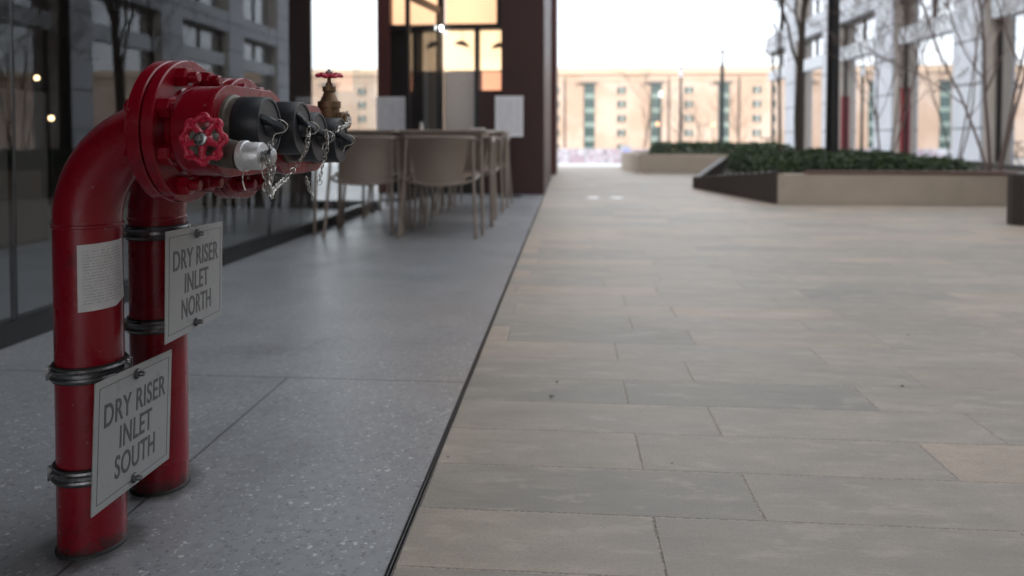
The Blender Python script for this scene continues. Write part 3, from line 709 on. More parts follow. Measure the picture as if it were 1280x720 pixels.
# building over the shopfront and the entrance bay
ub = empty('overhanging_building', (-6, 8, 3.4), 'dark brick upper floors projecting over the terrazzo walkway', 'building')
boxm('upper_floors', -12, -0.62, -8, 3.0, 3.46, 9.0, UPPER, ub)
boxm('soffit', -12, -0.62, -8, 3.0, 3.40, 3.457, SOFFIT, ub)
boxm('upper_floors', -12, -1.92, 3.01, 7.0, 3.42, 9.0, UPPER, ub)
boxm('shade_slab', -1.90, -0.95, 3.01, 7.6, 3.42, 3.62, SOFFIT, ub)  # unseen slab added to darken the terrazzo towards the glass
boxm('sky_blocker', -0.61, 10.3, -9.0, 0.2, 4.4, 8.0, UPPER, ub)  # unseen block added overhead to shade the near paving and risers

# corten entrance block
cb = empty('corten_building', (-1.2, 8.7, 0), 'dark red corten steel entrance block with warm lit windows', 'building')
boxm('pier', -0.81, -0.29, 8.70, 12.2, 0.0, 6.0, CORTEN, cb, 0.004)
boxm('pier', -2.2, -0.215, 13.3, 15.3, 0.0, 6.0, CORTEN2, cb, 0.004)
boxm('fascia', -2.36, -0.815, 8.70, 12.2, 3.385, 6.0, CORTEN, cb)
boxm('side_wall', -2.36, -2.30, 8.86, 12.2, 0.0, 3.38, CORTEN, cb)
boxm('inner_wall', -0.86, -0.815, 8.9, 13.29, 0.0, 3.38, DARK, cb)
D0 = 8.72
def fr(px): return P(px, 171, D0).x
def fz(py): return H + (171-py)/F*D0
def wy(x):  return 8.74
def wall_box(name, pxa, pxb, pya, pyb, mat, y0=8.74, y1=8.84, bev=0.0, zmin=None):
    xa, xb = fr(pxa), fr(pxb); za = fz(pyb) if zmin is None else zmin; zb = fz(pya) if pya > -60 else 3.38
    return boxm(name, xa, xb, y0, y1, za, zb, mat, cb, bev)
# frame members
wall_box('frame', 467, 484, -100, 250, CORTEN2, zmin=0.0)
wall_box('frame', 484, 627, 29, 36, DARK, 8.73, 8.85)
wall_box('frame', 533, 551, 36, 250, DARK, zmin=0.0)
wall_box('frame', 592, 598, 36, 250, BLACKM, zmin=0.0)
wall_box('frame', 620, 626, -100, 29, DARK)
wall_box('frame', 545, 553, -100, 29, DARK)
wall_box('door_leaf', 484, 525, 36, 250, DARK, 8.78, 8.83, zmin=0.01)
for a, b_, c, d, mt in ((484, 545, -40, 29, LITW), (553, 620, -40, 29, LITW), (551, 592, 36, 86, LITY), (598, 626, 36, 86, LITY), (600, 626, 88, 112, LITO)):
    f_ = wall_box('blind', a, b_, c, d, mt, 8.88, 8.89)
for a, b_, c, d in ((484, 545, -40, 29), (553, 620, -40, 29), (551, 592, 36, 168), (598, 626, 36, 112), (525, 533, 36, 168)):
    wall_box('glass_pane', a+0.3, b_-0.3, c+0.3, d-0.3, GLASS_SHOP, 8.80, 8.806)
wall_box('brick_reflection_panel', 551, 592, 87, 168, paint('pale_reflection_tone', (0.62, 0.5, 0.42), 0.7, bump=0), 8.88, 8.89)  # brick reflection in the pane, put into this panel's pale colour
wall_box('frosted_slit', 525, 533, 36, 168, GRAY, 8.88, 8.89)
wall_box('panel', 551, 592, 168, 250, DARK, zmin=0.0)
wall_box('panel', 598, 626, 112.5, 250, CORTEN, zmin=0.0)
wall_box('panel', 525, 533, 168, 250, DARK, zmin=0.0)
wall_box('lamp_head', 545, 553, 33, 38, SPOTE, 8.60, 8.68)
# open door leaf seen edge-on, swung outwards
ang0 = P(509, 171, 7.75); ang1 = P(549, 171, 8.70)
dv_ = Vector((ang1.x-ang0.x, ang1.y-ang0.y, 0)); L_ = dv_.length; aa = math.atan2(dv_.y, dv_.x)
dl = bmesh.new()
for (a, b_, c, d) in ((0, 0.05, 0.02, 2.26), (L_-0.05, L_, 0.02, 2.26), (0.05, L_-0.05, 2.18, 2.26), (0.05, L_-0.05, 0.02, 0.14)):
    box(dl, a, b_, -0.022, 0.022, c, d, 0.002)
dl.transform(Matrix.Translation((ang0.x, ang0.y, 0)) @ Matrix.Rotation(aa, 4, 'Z'))
door = finish('door_frame', dl, BLACKM, cb)
gl = bmesh.new(); box(gl, 0.05, L_-0.05, -0.004, 0.004, 0.14, 2.18); gl.transform(Matrix.Translation((ang0.x, ang0.y, 0)) @ Matrix.Rotation(aa, 4, 'Z'))
g_ = finish('door_glass', gl, GLASS_SHOP); sub(g_, door, cb)
# pendant lamps hanging in the lit window
for k, (px, py, lb) in enumerate(((575, 52, 'black dome pendant lamp against the left lit pane'), (622, 55, 'black pendant lamp against the right lit pane beside the pier'))):
    c = Vector((fr(px), 8.86, fz(py)))
    o = empty('pendant_lamp', c, lb, 'pendant lamp', 'pendant lamps in the lit windows')
    bm = bmesh.new(); tl = Vector((0.25 if k == 0 else -0.1, 0, 1))
    lathe(bm, c - tl.normalized()*0.03, tl, [(0, 0.098), (0.012, 0.094), (0.035, 0.075), (0.055, 0.045), (0.066, 0.012)], 24)
    finish('lamp_shade', bm, BLACKM, o, True)
    bm = bmesh.new(); tube(bm, [c + Vector((0, 0, 0.03)), c + Vector((0, 0, 0.16))], 0.004, 6); finish('cord', bm, BLACKM, o, True)

# menu boards on slim stands
def menu(pxa, pxb, pya, pyb, d, label, stand=True):
    a = P(pxa, pyb, d); b_ = P(pxb, pyb, d); zt = H + (171-pya)/F*d; zb = a.z
    o = empty('menu_board', ((a.x+b_.x)/2, (a.y+b_.y)/2, 0), label, 'menu board', 'menu boards by the restaurant door')
    off = Vector((0, 0.012, 0))
    bm = bmesh.new(); p = [a+off, b_+off, Vector((b_.x, b_.y, zt))+off, Vector((a.x, a.y, zt))+off]
    uvquad('paper', [a, b_, Vector((b_.x, b_.y, zt)), Vector((a.x, a.y, zt))], MENU, o, 0.003)
    uvquad('backing_board', [q + Vector((0, 0.02, 0)) for q in [a, b_, Vector((b_.x, b_.y, zt)), Vector((a.x, a.y, zt))]], BLACKM, o, 0.016)
    m_ = (a+b_)/2 + Vector((0, 0.03, 0))
    bm.free(); bm = bmesh.new()
    tube(bm, [(m_.x, m_.y, 0.012), (m_.x, m_.y, zt-0.02)], 0.011, 10); lathe(bm, (m_.x, m_.y, 0.0), (0,0,1), [(0, 0.15), (0.010, 0.148), (0.014, 0.02)], 28)
    finish('stand', bm, BLACKM, o, True)
menu(470.5, 509, 121, 178, 7.9, 'white menu sheet on stand left of the restaurant door')
menu(619, 654, 120, 171, 8.35, 'white menu sheet on stand in front of the corten pier')

# ------------------------------------------------------------------ TABLES AND CHAIRS
def table_parts(root, w, l):
    bm = bmesh.new(); box(bm, -w/2, w/2, -l/2, l/2, 0.728, 0.750, 0.006); a = finish('tabletop', bm, TAUPE); a.parent = root
    bm = bmesh.new()
    for s in (-1, 1):
        box(bm, s*(w/2-0.05)-0.012, s*(w/2-0.05)+0.012, -l/2+0.05, l/2-0.05, 0.695, 0.727)
        box(bm, -w/2+0.063, w/2-0.063, s*(l/2-0.05)-0.012, s*(l/2-0.05)+0.012, 0.695, 0.727)
    a = finish('apron', bm, TAUPE); a.parent = root
    for sx in (-1, 1):
        for sy in (-1, 1):
            bm = bmesh.new(); tube(bm, [(sx*(w/2-0.04), sy*(l/2-0.04), 0.727), (sx*(w/2-0.025), sy*(l/2-0.025), 0.012)], [0.013, 0.012], 12)
            lathe(bm, (sx*(w/2-0.025), sy*(l/2-0.025), 0.0), (0,0,1), [(0, 0.012), (0.014, 0.014)], 12)
            a = finish('leg', bm, TAUPE, None, True); a.parent = root
def chair_parts(root):
    # local: sitter faces +y, back at -y
    top = catmull([(0.255, 0.17, 0.665), (0.262, 0.05, 0.678), (0.250, -0.13, 0.690), (0.18, -0.225, 0.693), (0.0, -0.25, 0.695), (-0.18, -0.225, 0.693), (-0.250, -0.13, 0.690), (-0.262, 0.05, 0.678), (-0.255, 0.17, 0.665)], 6)
    bm = bmesh.new(); tube(bm, top, 0.0115, 10); a = finish('arm_rail', bm, TAUPE, None, True); a.parent = root
    rail = catmull([(0.235, 0.17, 0.43), (0.245, 0.0, 0.41), (0.235, -0.12, 0.395), (0.15, -0.205, 0.375), (0.0, -0.235, 0.365), (-0.15, -0.205, 0.375), (-0.235, -0.12, 0.395), (-0.245, 0.0, 0.41), (-0.235, 0.17, 0.43), (-0.10, 0.21, 0.43), (0.10, 0.21, 0.43)], 5, closed=True)
    bm = bmesh.new(); tube(bm, rail, 0.0105, 10, closed=True); a = finish('seat_rail', bm, TAUPE, None, True); a.parent = root
    for s in (-1, 1):
        bm = bmesh.new(); tube(bm, catmull([(s*0.255, 0.165, 0.665), (s*0.252, 0.19, 0.640), (s*0.245, 0.205, 0.43), (s*0.262, 0.235, 0.012)], 5), 0.0115, 10)
        lathe(bm, (s*0.262, 0.235, 0.0), (0,0,1), [(0, 0.013), (0.016, 0.014)], 10)
        a = finish('leg', bm, TAUPE, None, True); a.parent = root
        bm = bmesh.new(); tube(bm, catmull([(s*0.235, -0.150, 0.690), (s*0.240, -0.165, 0.55), (s*0.246, -0.18, 0.39), (s*0.270, -0.245, 0.012)], 5), 0.0115, 10)
        lathe(bm, (s*0.270, -0.245, 0.0), (0,0,1), [(0, 0.013), (0.016, 0.014)], 10)
        a = finish('leg', bm, TAUPE, None, True); a.parent = root
    # tapering back shell
    def shell(n, m, f, th):
        bm = bmesh.new(); A = []; B = []
        for i in range(m+1):
            ra, rb = [], []
            for j in range(n+1):
                p, nn = f(j/n, i/m); ra.append(bm.verts.new(p)); rb.append(bm.verts.new(p + nn*th))
            A.append(ra); B.append(rb)
        for i in range(m):
            for j in range(n):
                bm.faces.new((A[i][j], A[i][j+1], A[i+1][j+1], A[i+1][j])); bm.faces.new((B[i][j+1], B[i][j], B[i+1][j], B[i+1][j+1]))
        for i in range(m):
            bm.faces.new((A[i][0], A[i+1][0], B[i+1][0], B[i][0])); bm.faces.new((A[i+1][n], A[i][n], B[i][n], B[i+1][n]))
        for j in range(n):
            bm.faces.new((A[0][j+1], A[0][j], B[0][j], B[0][j+1])); bm.faces.new((A[m][j], A[m][j+1], B[m][j+1], B[m][j]))
        bmesh.ops.recalc_face_normals(bm, faces=bm.faces[:]); return bm
    def back(u, v):
        hw = 0.150 + 0.062*v**0.8; x = (u*2-1)*hw
        y = -0.228 - 0.010*v + 0.085*(x/0.212)**2*(0.7+0.3*v) + 0.012*math.sin(PI*v)
        return Vector((x, y+0.004, 0.375 + 0.312*v)), Vector((0, 1, 0))
    a = finish('backrest', shell(14, 8, back, 0.006), TAUPE2, None, True); a.parent = root
    def seat(u, v):
        y = -0.215 + 0.42*v; hw = 0.175 + 0.06*min(1, v*2.2)
        x = (u*2-1)*hw
        return Vector((x, y, 0.422 + 0.008*v - 0.010*(1-(u*2-1)**2) - (0.045*(1-v*3)**2 if v < 0.33 else 0))), Vector((0, 0, 1))
    a = finish('seat', shell(12, 10, seat, 0.008), TAUPE2, None, True); a.parent = root
def copy_tree(src, label, loc, rz):
    r = src.copy(); COL.objects.link(r); r['label'] = label; r.location = loc; r.rotation_euler = (0, 0, rz)
    for ch in src.children:
        c = ch.copy(); COL.objects.link(c); c.parent = r
    return r
TG, CG = 'taupe cafe tables in two rows', 'taupe cafe chairs at the tables'
t0 = empty('cafe_table', (0,0,0), 'right table of the nearest pair, beside the open walkway, napkin on it', 'table', TG); table_parts(t0, 0.62, 0.64)
ch0 = empty('cafe_chair', (0,0,0), 'nearest taupe chair with its back to the camera, right of the pair', 'chair', CG); chair_parts(ch0)
t0.location = (-0.885, 5.34, 0)
copy_tree(t0, 'left table of the nearest pair, against the glass shopfront', (-1.535, 5.34, 0), 0)
copy_tree(t0, 'right table of the second row, nearer the corten pier', (-0.885, 6.86, 0), 0)
copy_tree(t0, 'left table of the second row, behind the one at the glass', (-1.535, 6.86, 0), 0)
ch0.location = (-0.90, 5.14, 0)
copy_tree(ch0, 'chair with its back to the camera at the left table, partly behind the riser caps', (-1.47, 5.20, 0), R(7))
copy_tree(ch0, 'chair facing the camera across the nearest right table', (-0.86, 5.76, 0), PI+R(4))
copy_tree(ch0, 'chair facing the camera across the nearest left table', (-1.50, 5.78, 0), PI-R(5))
copy_tree(ch0, 'second row chair with its back to the camera at the right table', (-0.88, 6.50, 0), R(-3))
copy_tree(ch0, 'second row chair with its back to the camera beside the glass', (-1.52, 6.52, 0), R(2))
copy_tree(ch0, 'farthest chair facing the camera, before the corten pier', (-0.86, 7.30, 0), PI)
bm = bmesh.new()
for k in range(4): box(bm, -0.70+k*0.004, -0.60, 5.08+k*0.003, 5.19, 0.7505+k*0.004, 0.7535+k*0.004, 0.001)
tag(finish('napkin', bm, PORC), 'folded white napkins on the right corner of the nearest table', 'napkin', 'folded napkins on the cafe tables')
bm = bmesh.new()
for k in range(3): box(bm, -0.70+k*0.004, -0.59, 6.60+k*0.003, 6.72, 0.7505+k*0.004, 0.7535+k*0.004, 0.001)
tag(finish('napkin', bm, PORC), 'folded white napkins on the right corner of the second row table', 'napkin', 'folded napkins on the cafe tables')
sb = empty('salt_shaker', (-1.12, 5.45, 0.75), 'small white shaker standing on the nearest right table', 'shaker')
bm = bmesh.new(); lathe(bm, (-1.12, 5.45, 0.7502), (0,0,1), [(0, 0.017), (0.04, 0.014), (0.045, 0.016)], 16); finish('body', bm, PORC, sb, True)
bm = bmesh.new(); lathe(bm, (-1.12, 5.45, 0.7954), (0,0,1), [(0, 0.016), (0.012, 0.014), (0.018, 0.006)], 16); finish('lid', bm, STEEL, sb, True)

# recessed floor studs on the paving
for k, (px, lb) in enumerate(((741, 'left of two small steel floor lights set in the paving'), (771, 'right of two small steel floor lights set in the paving'))):
    c = G(px, 247.5); bm = bmesh.new(); lathe(bm, (c.x, c.y, 0.0), (0,0,1), [(0, 0.085), (0.003, 0.083), (0.0045, 0.075)], 28)
    o = empty('floor_light', (c.x, c.y, 0), lb, 'floor light', 'recessed floor lights in the paving'); finish('rim', bm, STEEL, o, True)
    bm = bmesh.new(); lathe(bm, (c.x, c.y, 0.0046), (0,0,1), [(0, 0.062), (0.002, 0.060)], 28); finish('lens', bm, WHITEL, o, True)

# ------------------------------------------------------------------ PLANTERS AND HEDGES
def wallpoly(name, a, b, th, h0, h1, mat, parent, z0=0.0):
    a, b = Vector(a), Vector(b); d = (b-a).normalized(); n = Vector((-d.y, d.x))*th
    bm = bmesh.new(); q = [a, b, b+n, a+n]; prism(bm, [(v.x, v.y) for v in q], z0, [h0, h1, h1, h0])
    bmesh.ops.bevel(bm, geom=bm.edges[:], offset=0.004, segments=1, affect='EDGES')
    return finish(name, bm, mat, parent)
def point_in(poly, x, y):
    ins = False; n = len(poly)
    for i in range(n):
        x1, y1 = poly[i]; x2, y2 = poly[(i+1)%n]
        if (y1 > y) != (y2 > y) and x < (x2-x1)*(y-y1)/(y2-y1)+x1: ins = not ins
    return ins
def edge_dist(poly, x, y):
    p = Vector((x, y)); best = 9
    for i in range(len(poly)):
        a = Vector(poly[i]); b = Vector(poly[(i+1)%len(poly)]); t = max(0, min(1, (p-a).dot(b-a)/(b-a).length_squared)); best = min(best, (p-(a+(b-a)*t)).length)
    return best
def hedge(name, poly, z0, h, n, leaf, label):
    xs = [p[0] for p in poly]; ys_ = [p[1] for p in poly]
    root = empty(name, (sum(xs)/len(xs), sum(ys_)/len(ys_), z0), label, 'hedge', 'clipped box hedges in planters')
    def top(x, y):
        e = min(1, edge_dist(poly, x, y)/0.12)
        return z0 + (h*(0.80+0.26*noise.noise(Vector((x*1.6, y*1.6, 1))) + 0.16*noise.noise(Vector((x*7, y*7, 2)))))*(0.55+0.45*e**0.5)
    bm = bmesh.new(); k = 0
    while k < n:
        x = random.uniform(min(xs), max(xs)); y = random.uniform(min(ys_), max(ys_))
        if not point_in(poly, x, y): continue
        ed = edge_dist(poly, x, y)
        if ed > 0.12 and random.random() < 0.3: continue
        zt = top(x, y) - 0.0; z = zt - abs(random.gauss(0, 0.03)) if (ed > 0.12 and random.random() < 0.75) else random.uniform(z0, zt)
        if random.random() < 0.03: z = zt + random.uniform(0, 0.04)
        k += 1
        s = leaf*random.uniform(0.6, 1.4); a = Vector((random.gauss(0,1), random.gauss(0,1), random.gauss(0.3,0.8))).normalized(); u, v = frame_of(a)
        c = Vector((x, y, z))
        bm.faces.new([bm.verts.new(c+u*s), bm.verts.new(c+v*s*0.5+a*s*0.15), bm.verts.new(c-u*s), bm.verts.new(c-v*s*0.5+a*s*0.1)])
    finish('foliage', bm, LEAF, root)
    return root

pl = empty('planter', (3.2, 9.5, 0), 'beige stone planter with dark wedge shaped steel side, in front of the columns', 'planter', 'raised planters along the street')
A, B, C_, D_, E = (2.16, 7.67), (5.6, 7.60), (6.4, 12.8), (2.75, 13.2), (1.70, 10.0)
wallpoly('front_wall', A, B, 0.10, 0.315, 0.315, BEIGEC, pl)
wallpoly('coping', (A[0]+0.30, A[1]-0.012), (B[0], B[1]-0.012), 0.13, 0.345, 0.345, COPING, pl, z0=0.317)
wallpoly('side_wall', E, (A[0]-0.004, A[1]-0.004), 0.09, 0.150, 0.338, PLDARK, pl)
wallpoly('back_wall', C_, D_, 0.10, 0.33, 0.33, PLDARK, pl)
wallpoly('back_wall', D_, E, 0.09, 0.33, 0.150, PLDARK, pl)
wallpoly('back_wall', B, C_, 0.10, 0.33, 0.33, PLDARK, pl)
soil1 = [(2.30, 7.80), (5.45, 7.74), (6.22, 12.68), (2.90, 13.0), (2.30, 10.9), (2.05, 9.9)]
bm = bmesh.new(); prism(bm, soil1, 0.02, [0.27, 0.27, 0.27, 0.27, 0.24, 0.14]); finish('soil', bm, SOIL, pl)
bm = bmesh.new()
for k in range(9):
    t = 0.35+k*0.07; x = E[0]+(A[0]-E[0])*t+0.03; y = E[1]+(A[1]-E[1])*t; z = 0.150+(0.338-0.150)*t+0.001
    lathe(bm, (x, y, z), (0,0,1), [(0, 0.016), (0.012, 0.014)], 10)
finish('stud_row', bm, STEEL, pl, True)
hedge('hedge', [(2.24, 7.80), (4.30, 7.78), (4.75, 12.6), (2.95, 12.9), (2.35, 10.9), (2.12, 9.6)], 0.25, 0.27, 34000, 0.020, 'long dark green box hedge in the beige stone planter')

pf = empty('planter', (2.4, 15.5, 0), 'farther beige stone planter with lamp posts rising behind its hedge', 'planter', 'raised planters along the street')
a2, b2, c2, d2, e2 = (1.38, 14.0), (4.6, 13.9), (5.2, 18.0), (1.95, 18.2), (1.17, 16.0)
for p, q, m_ in ((a2, b2, BEIGEC), (b2, c2, BEIGEC), (c2, d2, BEIGEC), (d2, e2, BEIGEC), (e2, a2, BEIGEC)):
    wallpoly('wall', p, q, 0.12, 0.36, 0.36, m_, pf, z0=-0.1)
s2 = [(1.6, 14.2), (4.4, 14.1), (4.9, 17.8), (2.2, 18.0), (1.5, 16.0)]
bm = bmesh.new(); prism(bm, s2, -0.05, 0.30); finish('soil', bm, SOIL, pf)
hedge('hedge', [(1.72, 14.3), (4.4, 14.2), (4.9, 17.6), (2.3, 17.8), (1.75, 16.0)], 0.29, 0.31, 9000, 0.032, 'dark hedge in the farther planter below the lamp posts')

pn = empty('planter', (4.6, 6.6, 0), 'dark brown planter cut off by the right edge of the picture', 'planter', 'raised planters along the street')
n1_, n2_, n3_, n4_ = (3.51, 5.98), (6.5, 5.9), (6.9, 7.0), (4.35, 7.1)
for p, q in ((n1_, n2_), (n2_, n3_), (n3_, n4_), (n4_, n1_)):
    wallpoly('wall', p, q, 0.08, 0.405, 0.405, PLDARK, pn)
bm = bmesh.new(); prism(bm, [(3.72, 6.1), (6.4, 6.0), (6.75, 6.9), (4.4, 7.0)], 0.02, 0.36); finish('soil', bm, SOIL, pn)

# ------------------------------------------------------------------ TREES
def tree(loc, h, stems, spread, mat, label, group, seed, r0=0.03, depth=4, lean=(0,0), low=0.25, minr=0.0025):
    rnd = random.Random(seed); root = empty('bare_tree', loc, label, 'tree', group); o = Vector(loc)
    bt = bmesh.new(); bc = bmesh.new()
    def limb(bm, p, d, L, r, lev):
        n = 6 if lev < 2 else 4; pts = [p]; rs = [r]; q = p.copy(); dd = d.copy()
        for i in range(n):
            g_s = 0.05 if lev == 0 else 0.13; dd = (dd + Vector((rnd.gauss(0,g_s), rnd.gauss(0,g_s), rnd.gauss(0.07,.08)))).normalized(); q = q + dd*L/n; pts.append(q.copy()); rs.append(r*(1-0.62*(i+1)/n))
        tube(bm, pts, rs, 8 if lev == 0 else (5 if lev < 3 else 3), cap=False)
        if lev < depth:
            k = (7 if lev == 0 else 4) if lev < depth-1 else 4
            for i in range(k):
                t = low + (1-low)*(i+rnd.random()*0.8)/k if lev == 0 else 0.25+0.75*(i+rnd.random())/k
                idx = min(n-1, int(t*n)); f = t*n-idx; b = pts[idx].lerp(pts[idx+1], min(1, f)); base = (pts[idx+1]-pts[idx]).normalized()
                u, v = frame_of(base); a = rnd.uniform(0, 2*PI); sp = rnd.uniform(0.5, 0.95)*spread
                nd_ = (base + (u*math.cos(a)+v*math.sin(a))*sp).normalized()
                limb(bc, b, nd_, L*rnd.uniform(0.36, 0.58), max(minr, rs[idx]*0.55), lev+1)
    for s in range(stems):
        a = 2*PI*s/stems + rnd.random(); e = Vector((math.cos(a), math.sin(a), 0))
        d = (Vector((lean[0], lean[1], 1)) + e*(0.28 if stems > 1 else 0.02)*rnd.uniform(0.6, 1.3)).normalized()
        limb(bt, o + e*(0.05 if stems > 1 else 0), d, h*rnd.uniform(0.8, 1.0), r0*rnd.uniform(0.8, 1.1), 0)
    finish('trunk', bt, mat, root, True); finish('crown', bc, mat, root)
    return root
def at_street(px, Y): 
    a = math.atan((px-640)/F) - TH; return (math.tan(a)*Y, Y)
TG2 = 'bare multi stem trees in the near planter'
x, y = at_street(1243, 8.5); tree((x, y, 0.25), 3.6, 4, 0.8, PALEBARK, 'bare multi stem tree at the right end of the planter', TG2, 3, 0.020)
x, y = at_street(1000, 11.0); tree((x, y, 0.25), 4.4, 1, 0.55, BARK, 'thick bare tree left of the black post', TG2, 11, 0.068, lean=(0.0,0), low=0.22, depth=5)
x, y = at_street(975, 12.0); tree((x, y, 0.22), 4.2, 1, 0.9, BARK, 'slim bare tree curving left, nearest the planter tip', TG2, 5, 0.024, lean=(-0.05, 0), depth=5)
x, y = at_street(1105, 9.8); tree((x, y, 0.25), 2.6, 4, 0.9, PALEBARK, 'low twiggy bare shrub tree between black post and right column', TG2, 8, 0.013)
x, y = at_street(1195, 11.5); tree((x, y, 0.25), 3.2, 3, 0.9, PALEBARK, 'pale thin bare tree in front of the widest window', TG2, 14, 0.014)
TG3 = 'bare trees in the square before the brick warehouse'
for k, (px, Y, hh, rr, lb) in enumerate(((805, 66, 7.6, 0.10, 'tall bare tree before the brick warehouse, left of the lamp posts'), (849, 78, 6.0, 0.09, 'bare tree just behind the middle lamp post'), (872, 72, 4.8, 0.08, 'low wide bare tree between the two tallest lamp posts'), (925, 88, 6.5, 0.09, 'bare tree right of the tallest lamp post'))):
    x, y = at_street(px, Y); tree((x, y, gz(y)-0.02), hh, 1, 0.85, BARK, lb, TG3, 30+k, rr*1.15, depth=3, minr=0.016)

# ------------------------------------------------------------------ POSTS AND LAMPS
x, y = at_street(1040, 9.9)
bp_ = empty('street_post', (x, y, 0.25), 'thick black post rising from the planter between the columns', 'post')
bm = bmesh.new(); lathe(bm, (x, y, 0.26), (0,0,1), [(0, 0.085), (1.2, 0.080), (6.2, 0.055)], 28); finish('pole', bm, BLACKM, bp_, True)
bm = bmesh.new(); lathe(bm, (x, y, 0.255), (0,0,1), [(0, 0.12), (0.02, 0.12), (0.03, 0.09), (0.10, 0.088)], 28); finish('base', bm, BLACKM, bp_, True)
for px, Y, ytop, r_, lb in ((850.5, 40, 83, 0.085, 'middle black lamp post with white lantern, behind the far hedge'), (825, 55, 112, 0.09, 'shortest black lamp post with white lantern, left of the others'), (902, 30, 62, 0.095, 'tallest black lamp post, right of the others')):
    x, y = at_street(px, Y); z0 = gz(y); d = -x*0 + (y*math.cos(TH) - x*math.sin(TH)*-1*0); d = Vector((x, y)).dot(Vector((-math.sin(TH), math.cos(TH))))
    zt = H + (171-ytop)/F*d
    o = empty('street_lamp', (x, y, z0), lb, 'street lamp', 'street lamps toward the square')
    bm = bmesh.new(); lathe(bm, (x, y, z0), (0,0,1), [(0, r_*1.6), (0.8, r_*1.5), (0.85, r_), (zt-z0-0.6, r_*0.8)], 20); finish('pole', bm, BLACKM, o, True)
    bm = bmesh.new(); lathe(bm, (x, y, zt-0.6), (0,0,1), [(0, 0.06), (0.02, 0.10), (0.10, 0.12), (0.48, 0.12), (0.50, 0.05)], 20); lt = finish('lantern', bm, WHITEL, o, True)
    bm = bmesh.new(); lathe(bm, (x, y, zt-0.1), (0,0,1), [(0, 0.14), (0.03, 0.13), (0.10, 0.03)], 20); sub(finish('lantern_cap', bm, BLACKM, None, True), lt, o)
# small orange traffic lights seen far off
for px, py, Y, lb in ((822.5, 155, 62, 'small orange light glowing on a pole beside the shortest lamp post'), (891, 156, 66, 'small orange light glowing on a pole beside the tallest lamp post')):
    x, y = at_street(px, Y); d = Vector((x, y)).dot(Vector((-math.sin(TH), math.cos(TH)))); zc = H + (171-py)/F*d
    o = empty('signal_light', (x, y, gz(y)), lb, 'signal light', 'orange signal lights at the square')
    bm = bmesh.new(); tube(bm, [(x, y, gz(y)), (x, y, zc-0.2)], 0.04, 8); finish('pole', bm, BLACKM, o, True)
    bm = bmesh.new(); bmesh.ops.create_uvsphere(bm, u_segments=16, v_segments=10, radius=0.17, matrix=Matrix.Translation((x, y, zc))); finish('globe', bm, ORNG, o, True)

# ------------------------------------------------------------------ RIGHT BUILDING
XF = 10.5
rb_ = empty('column_building', (XF, 20, 0), 'pale concrete office building with tall columns and large windows on the right', 'building')
cols = []
yc = 19.3 - 5.1*4
while yc < 39.5:
    cols.append(yc); yc += 5.1
for y in cols:
    bm = bmesh.new(); box(bm, XF, XF+0.07, y, y+1.35, -1.2 if y > 17 else 0, 8.3); f1 = finish('column_face', bm, CONC, rb_)
    boxm('column', XF+0.073, XF+0.62, y+0.0, y+1.35, -1.2 if y > 17 else 0, 8.3, BEIGE, rb_)  # beige holds the warm light on the column's near side
for k, y in enumerate(cols):
    ya, yb = y+1.35, y+5.1
    zb = gz(yb) - 0.1
    boxm('glass_pane', XF+0.42, XF+0.43, ya, yb, zb+0.1, 3.70, GLASS_CURT, rb_)
    boxm('transom_beam', XF+0.20, XF+0.50, ya, yb, 3.70, 4.20, GRAY, rb_)
    boxm('glass_pane', XF+0.42, XF+0.43, ya, yb, 4.20, 5.0, GLASS_CURT, rb_)
    boxm('window_head', XF+0.25, XF+0.50, ya, yb, 5.0, 5.14, DARK, rb_)
    boxm('spandrel', XF+0.05, XF+0.50, ya, yb, 5.14, 5.95, CONC, rb_)
    boxm('glass_pane', XF+0.42, XF+0.43, ya, yb, 5.95, 8.0, GLASS_CURT, rb_)
    boxm('window_head', XF+0.25, XF+0.50, ya, yb, 8.0, 8.3, DARK, rb_)
    boxm('window_frame', XF+0.37, XF+0.46, yb-0.10, yb-0.02, zb, 5.0, DARK, rb_)
    boxm('window_frame', XF+0.36, XF+0.46, ya+0.01, ya+0.09, zb, 5.0, DARK, rb_)
    if k in (4, 5): boxm('red_panel', XF+0.28, XF+0.365, yb-0.09, yb-0.02, zb, 2.3, REDSTRIP, rb_)
    boxm('mullion', XF+0.36, XF+0.46, (ya+yb)/2-0.04, (ya+yb)/2+0.04, 4.2, 5.0, DARK, rb_)
    boxm('mullion', XF+0.36, XF+0.46, (ya+yb)/2-0.04, (ya+yb)/2+0.04, 5.95, 8.0, DARK, rb_)
boxm('parapet', XF-0.10, XF+0.70, cols[0], cols[-1]+5.1, 8.31, 8.75, CONC, rb_)
boxm('roof', XF+0.70, XF+14, cols[0], cols[-1]+5.1, 8.31, 8.5, SOFFIT, rb_)
boxm('inner_core', XF+5, XF+14, cols[0], cols[-1]+5.0, -1.5, 8.30, ROOM, rb_)
boxm('end_wall', XF+0.7, XF+14, cols[-1]+5.02, cols[-1]+5.3, -1.8, 8.30, BEIGE, rb_)
boxm('sun_block_wing', XF+0.0, XF+14, -34, cols[0]-0.02, -0.1, 8.30, BEIGE, rb_)  # unseen extension added to keep the sun off the foreground

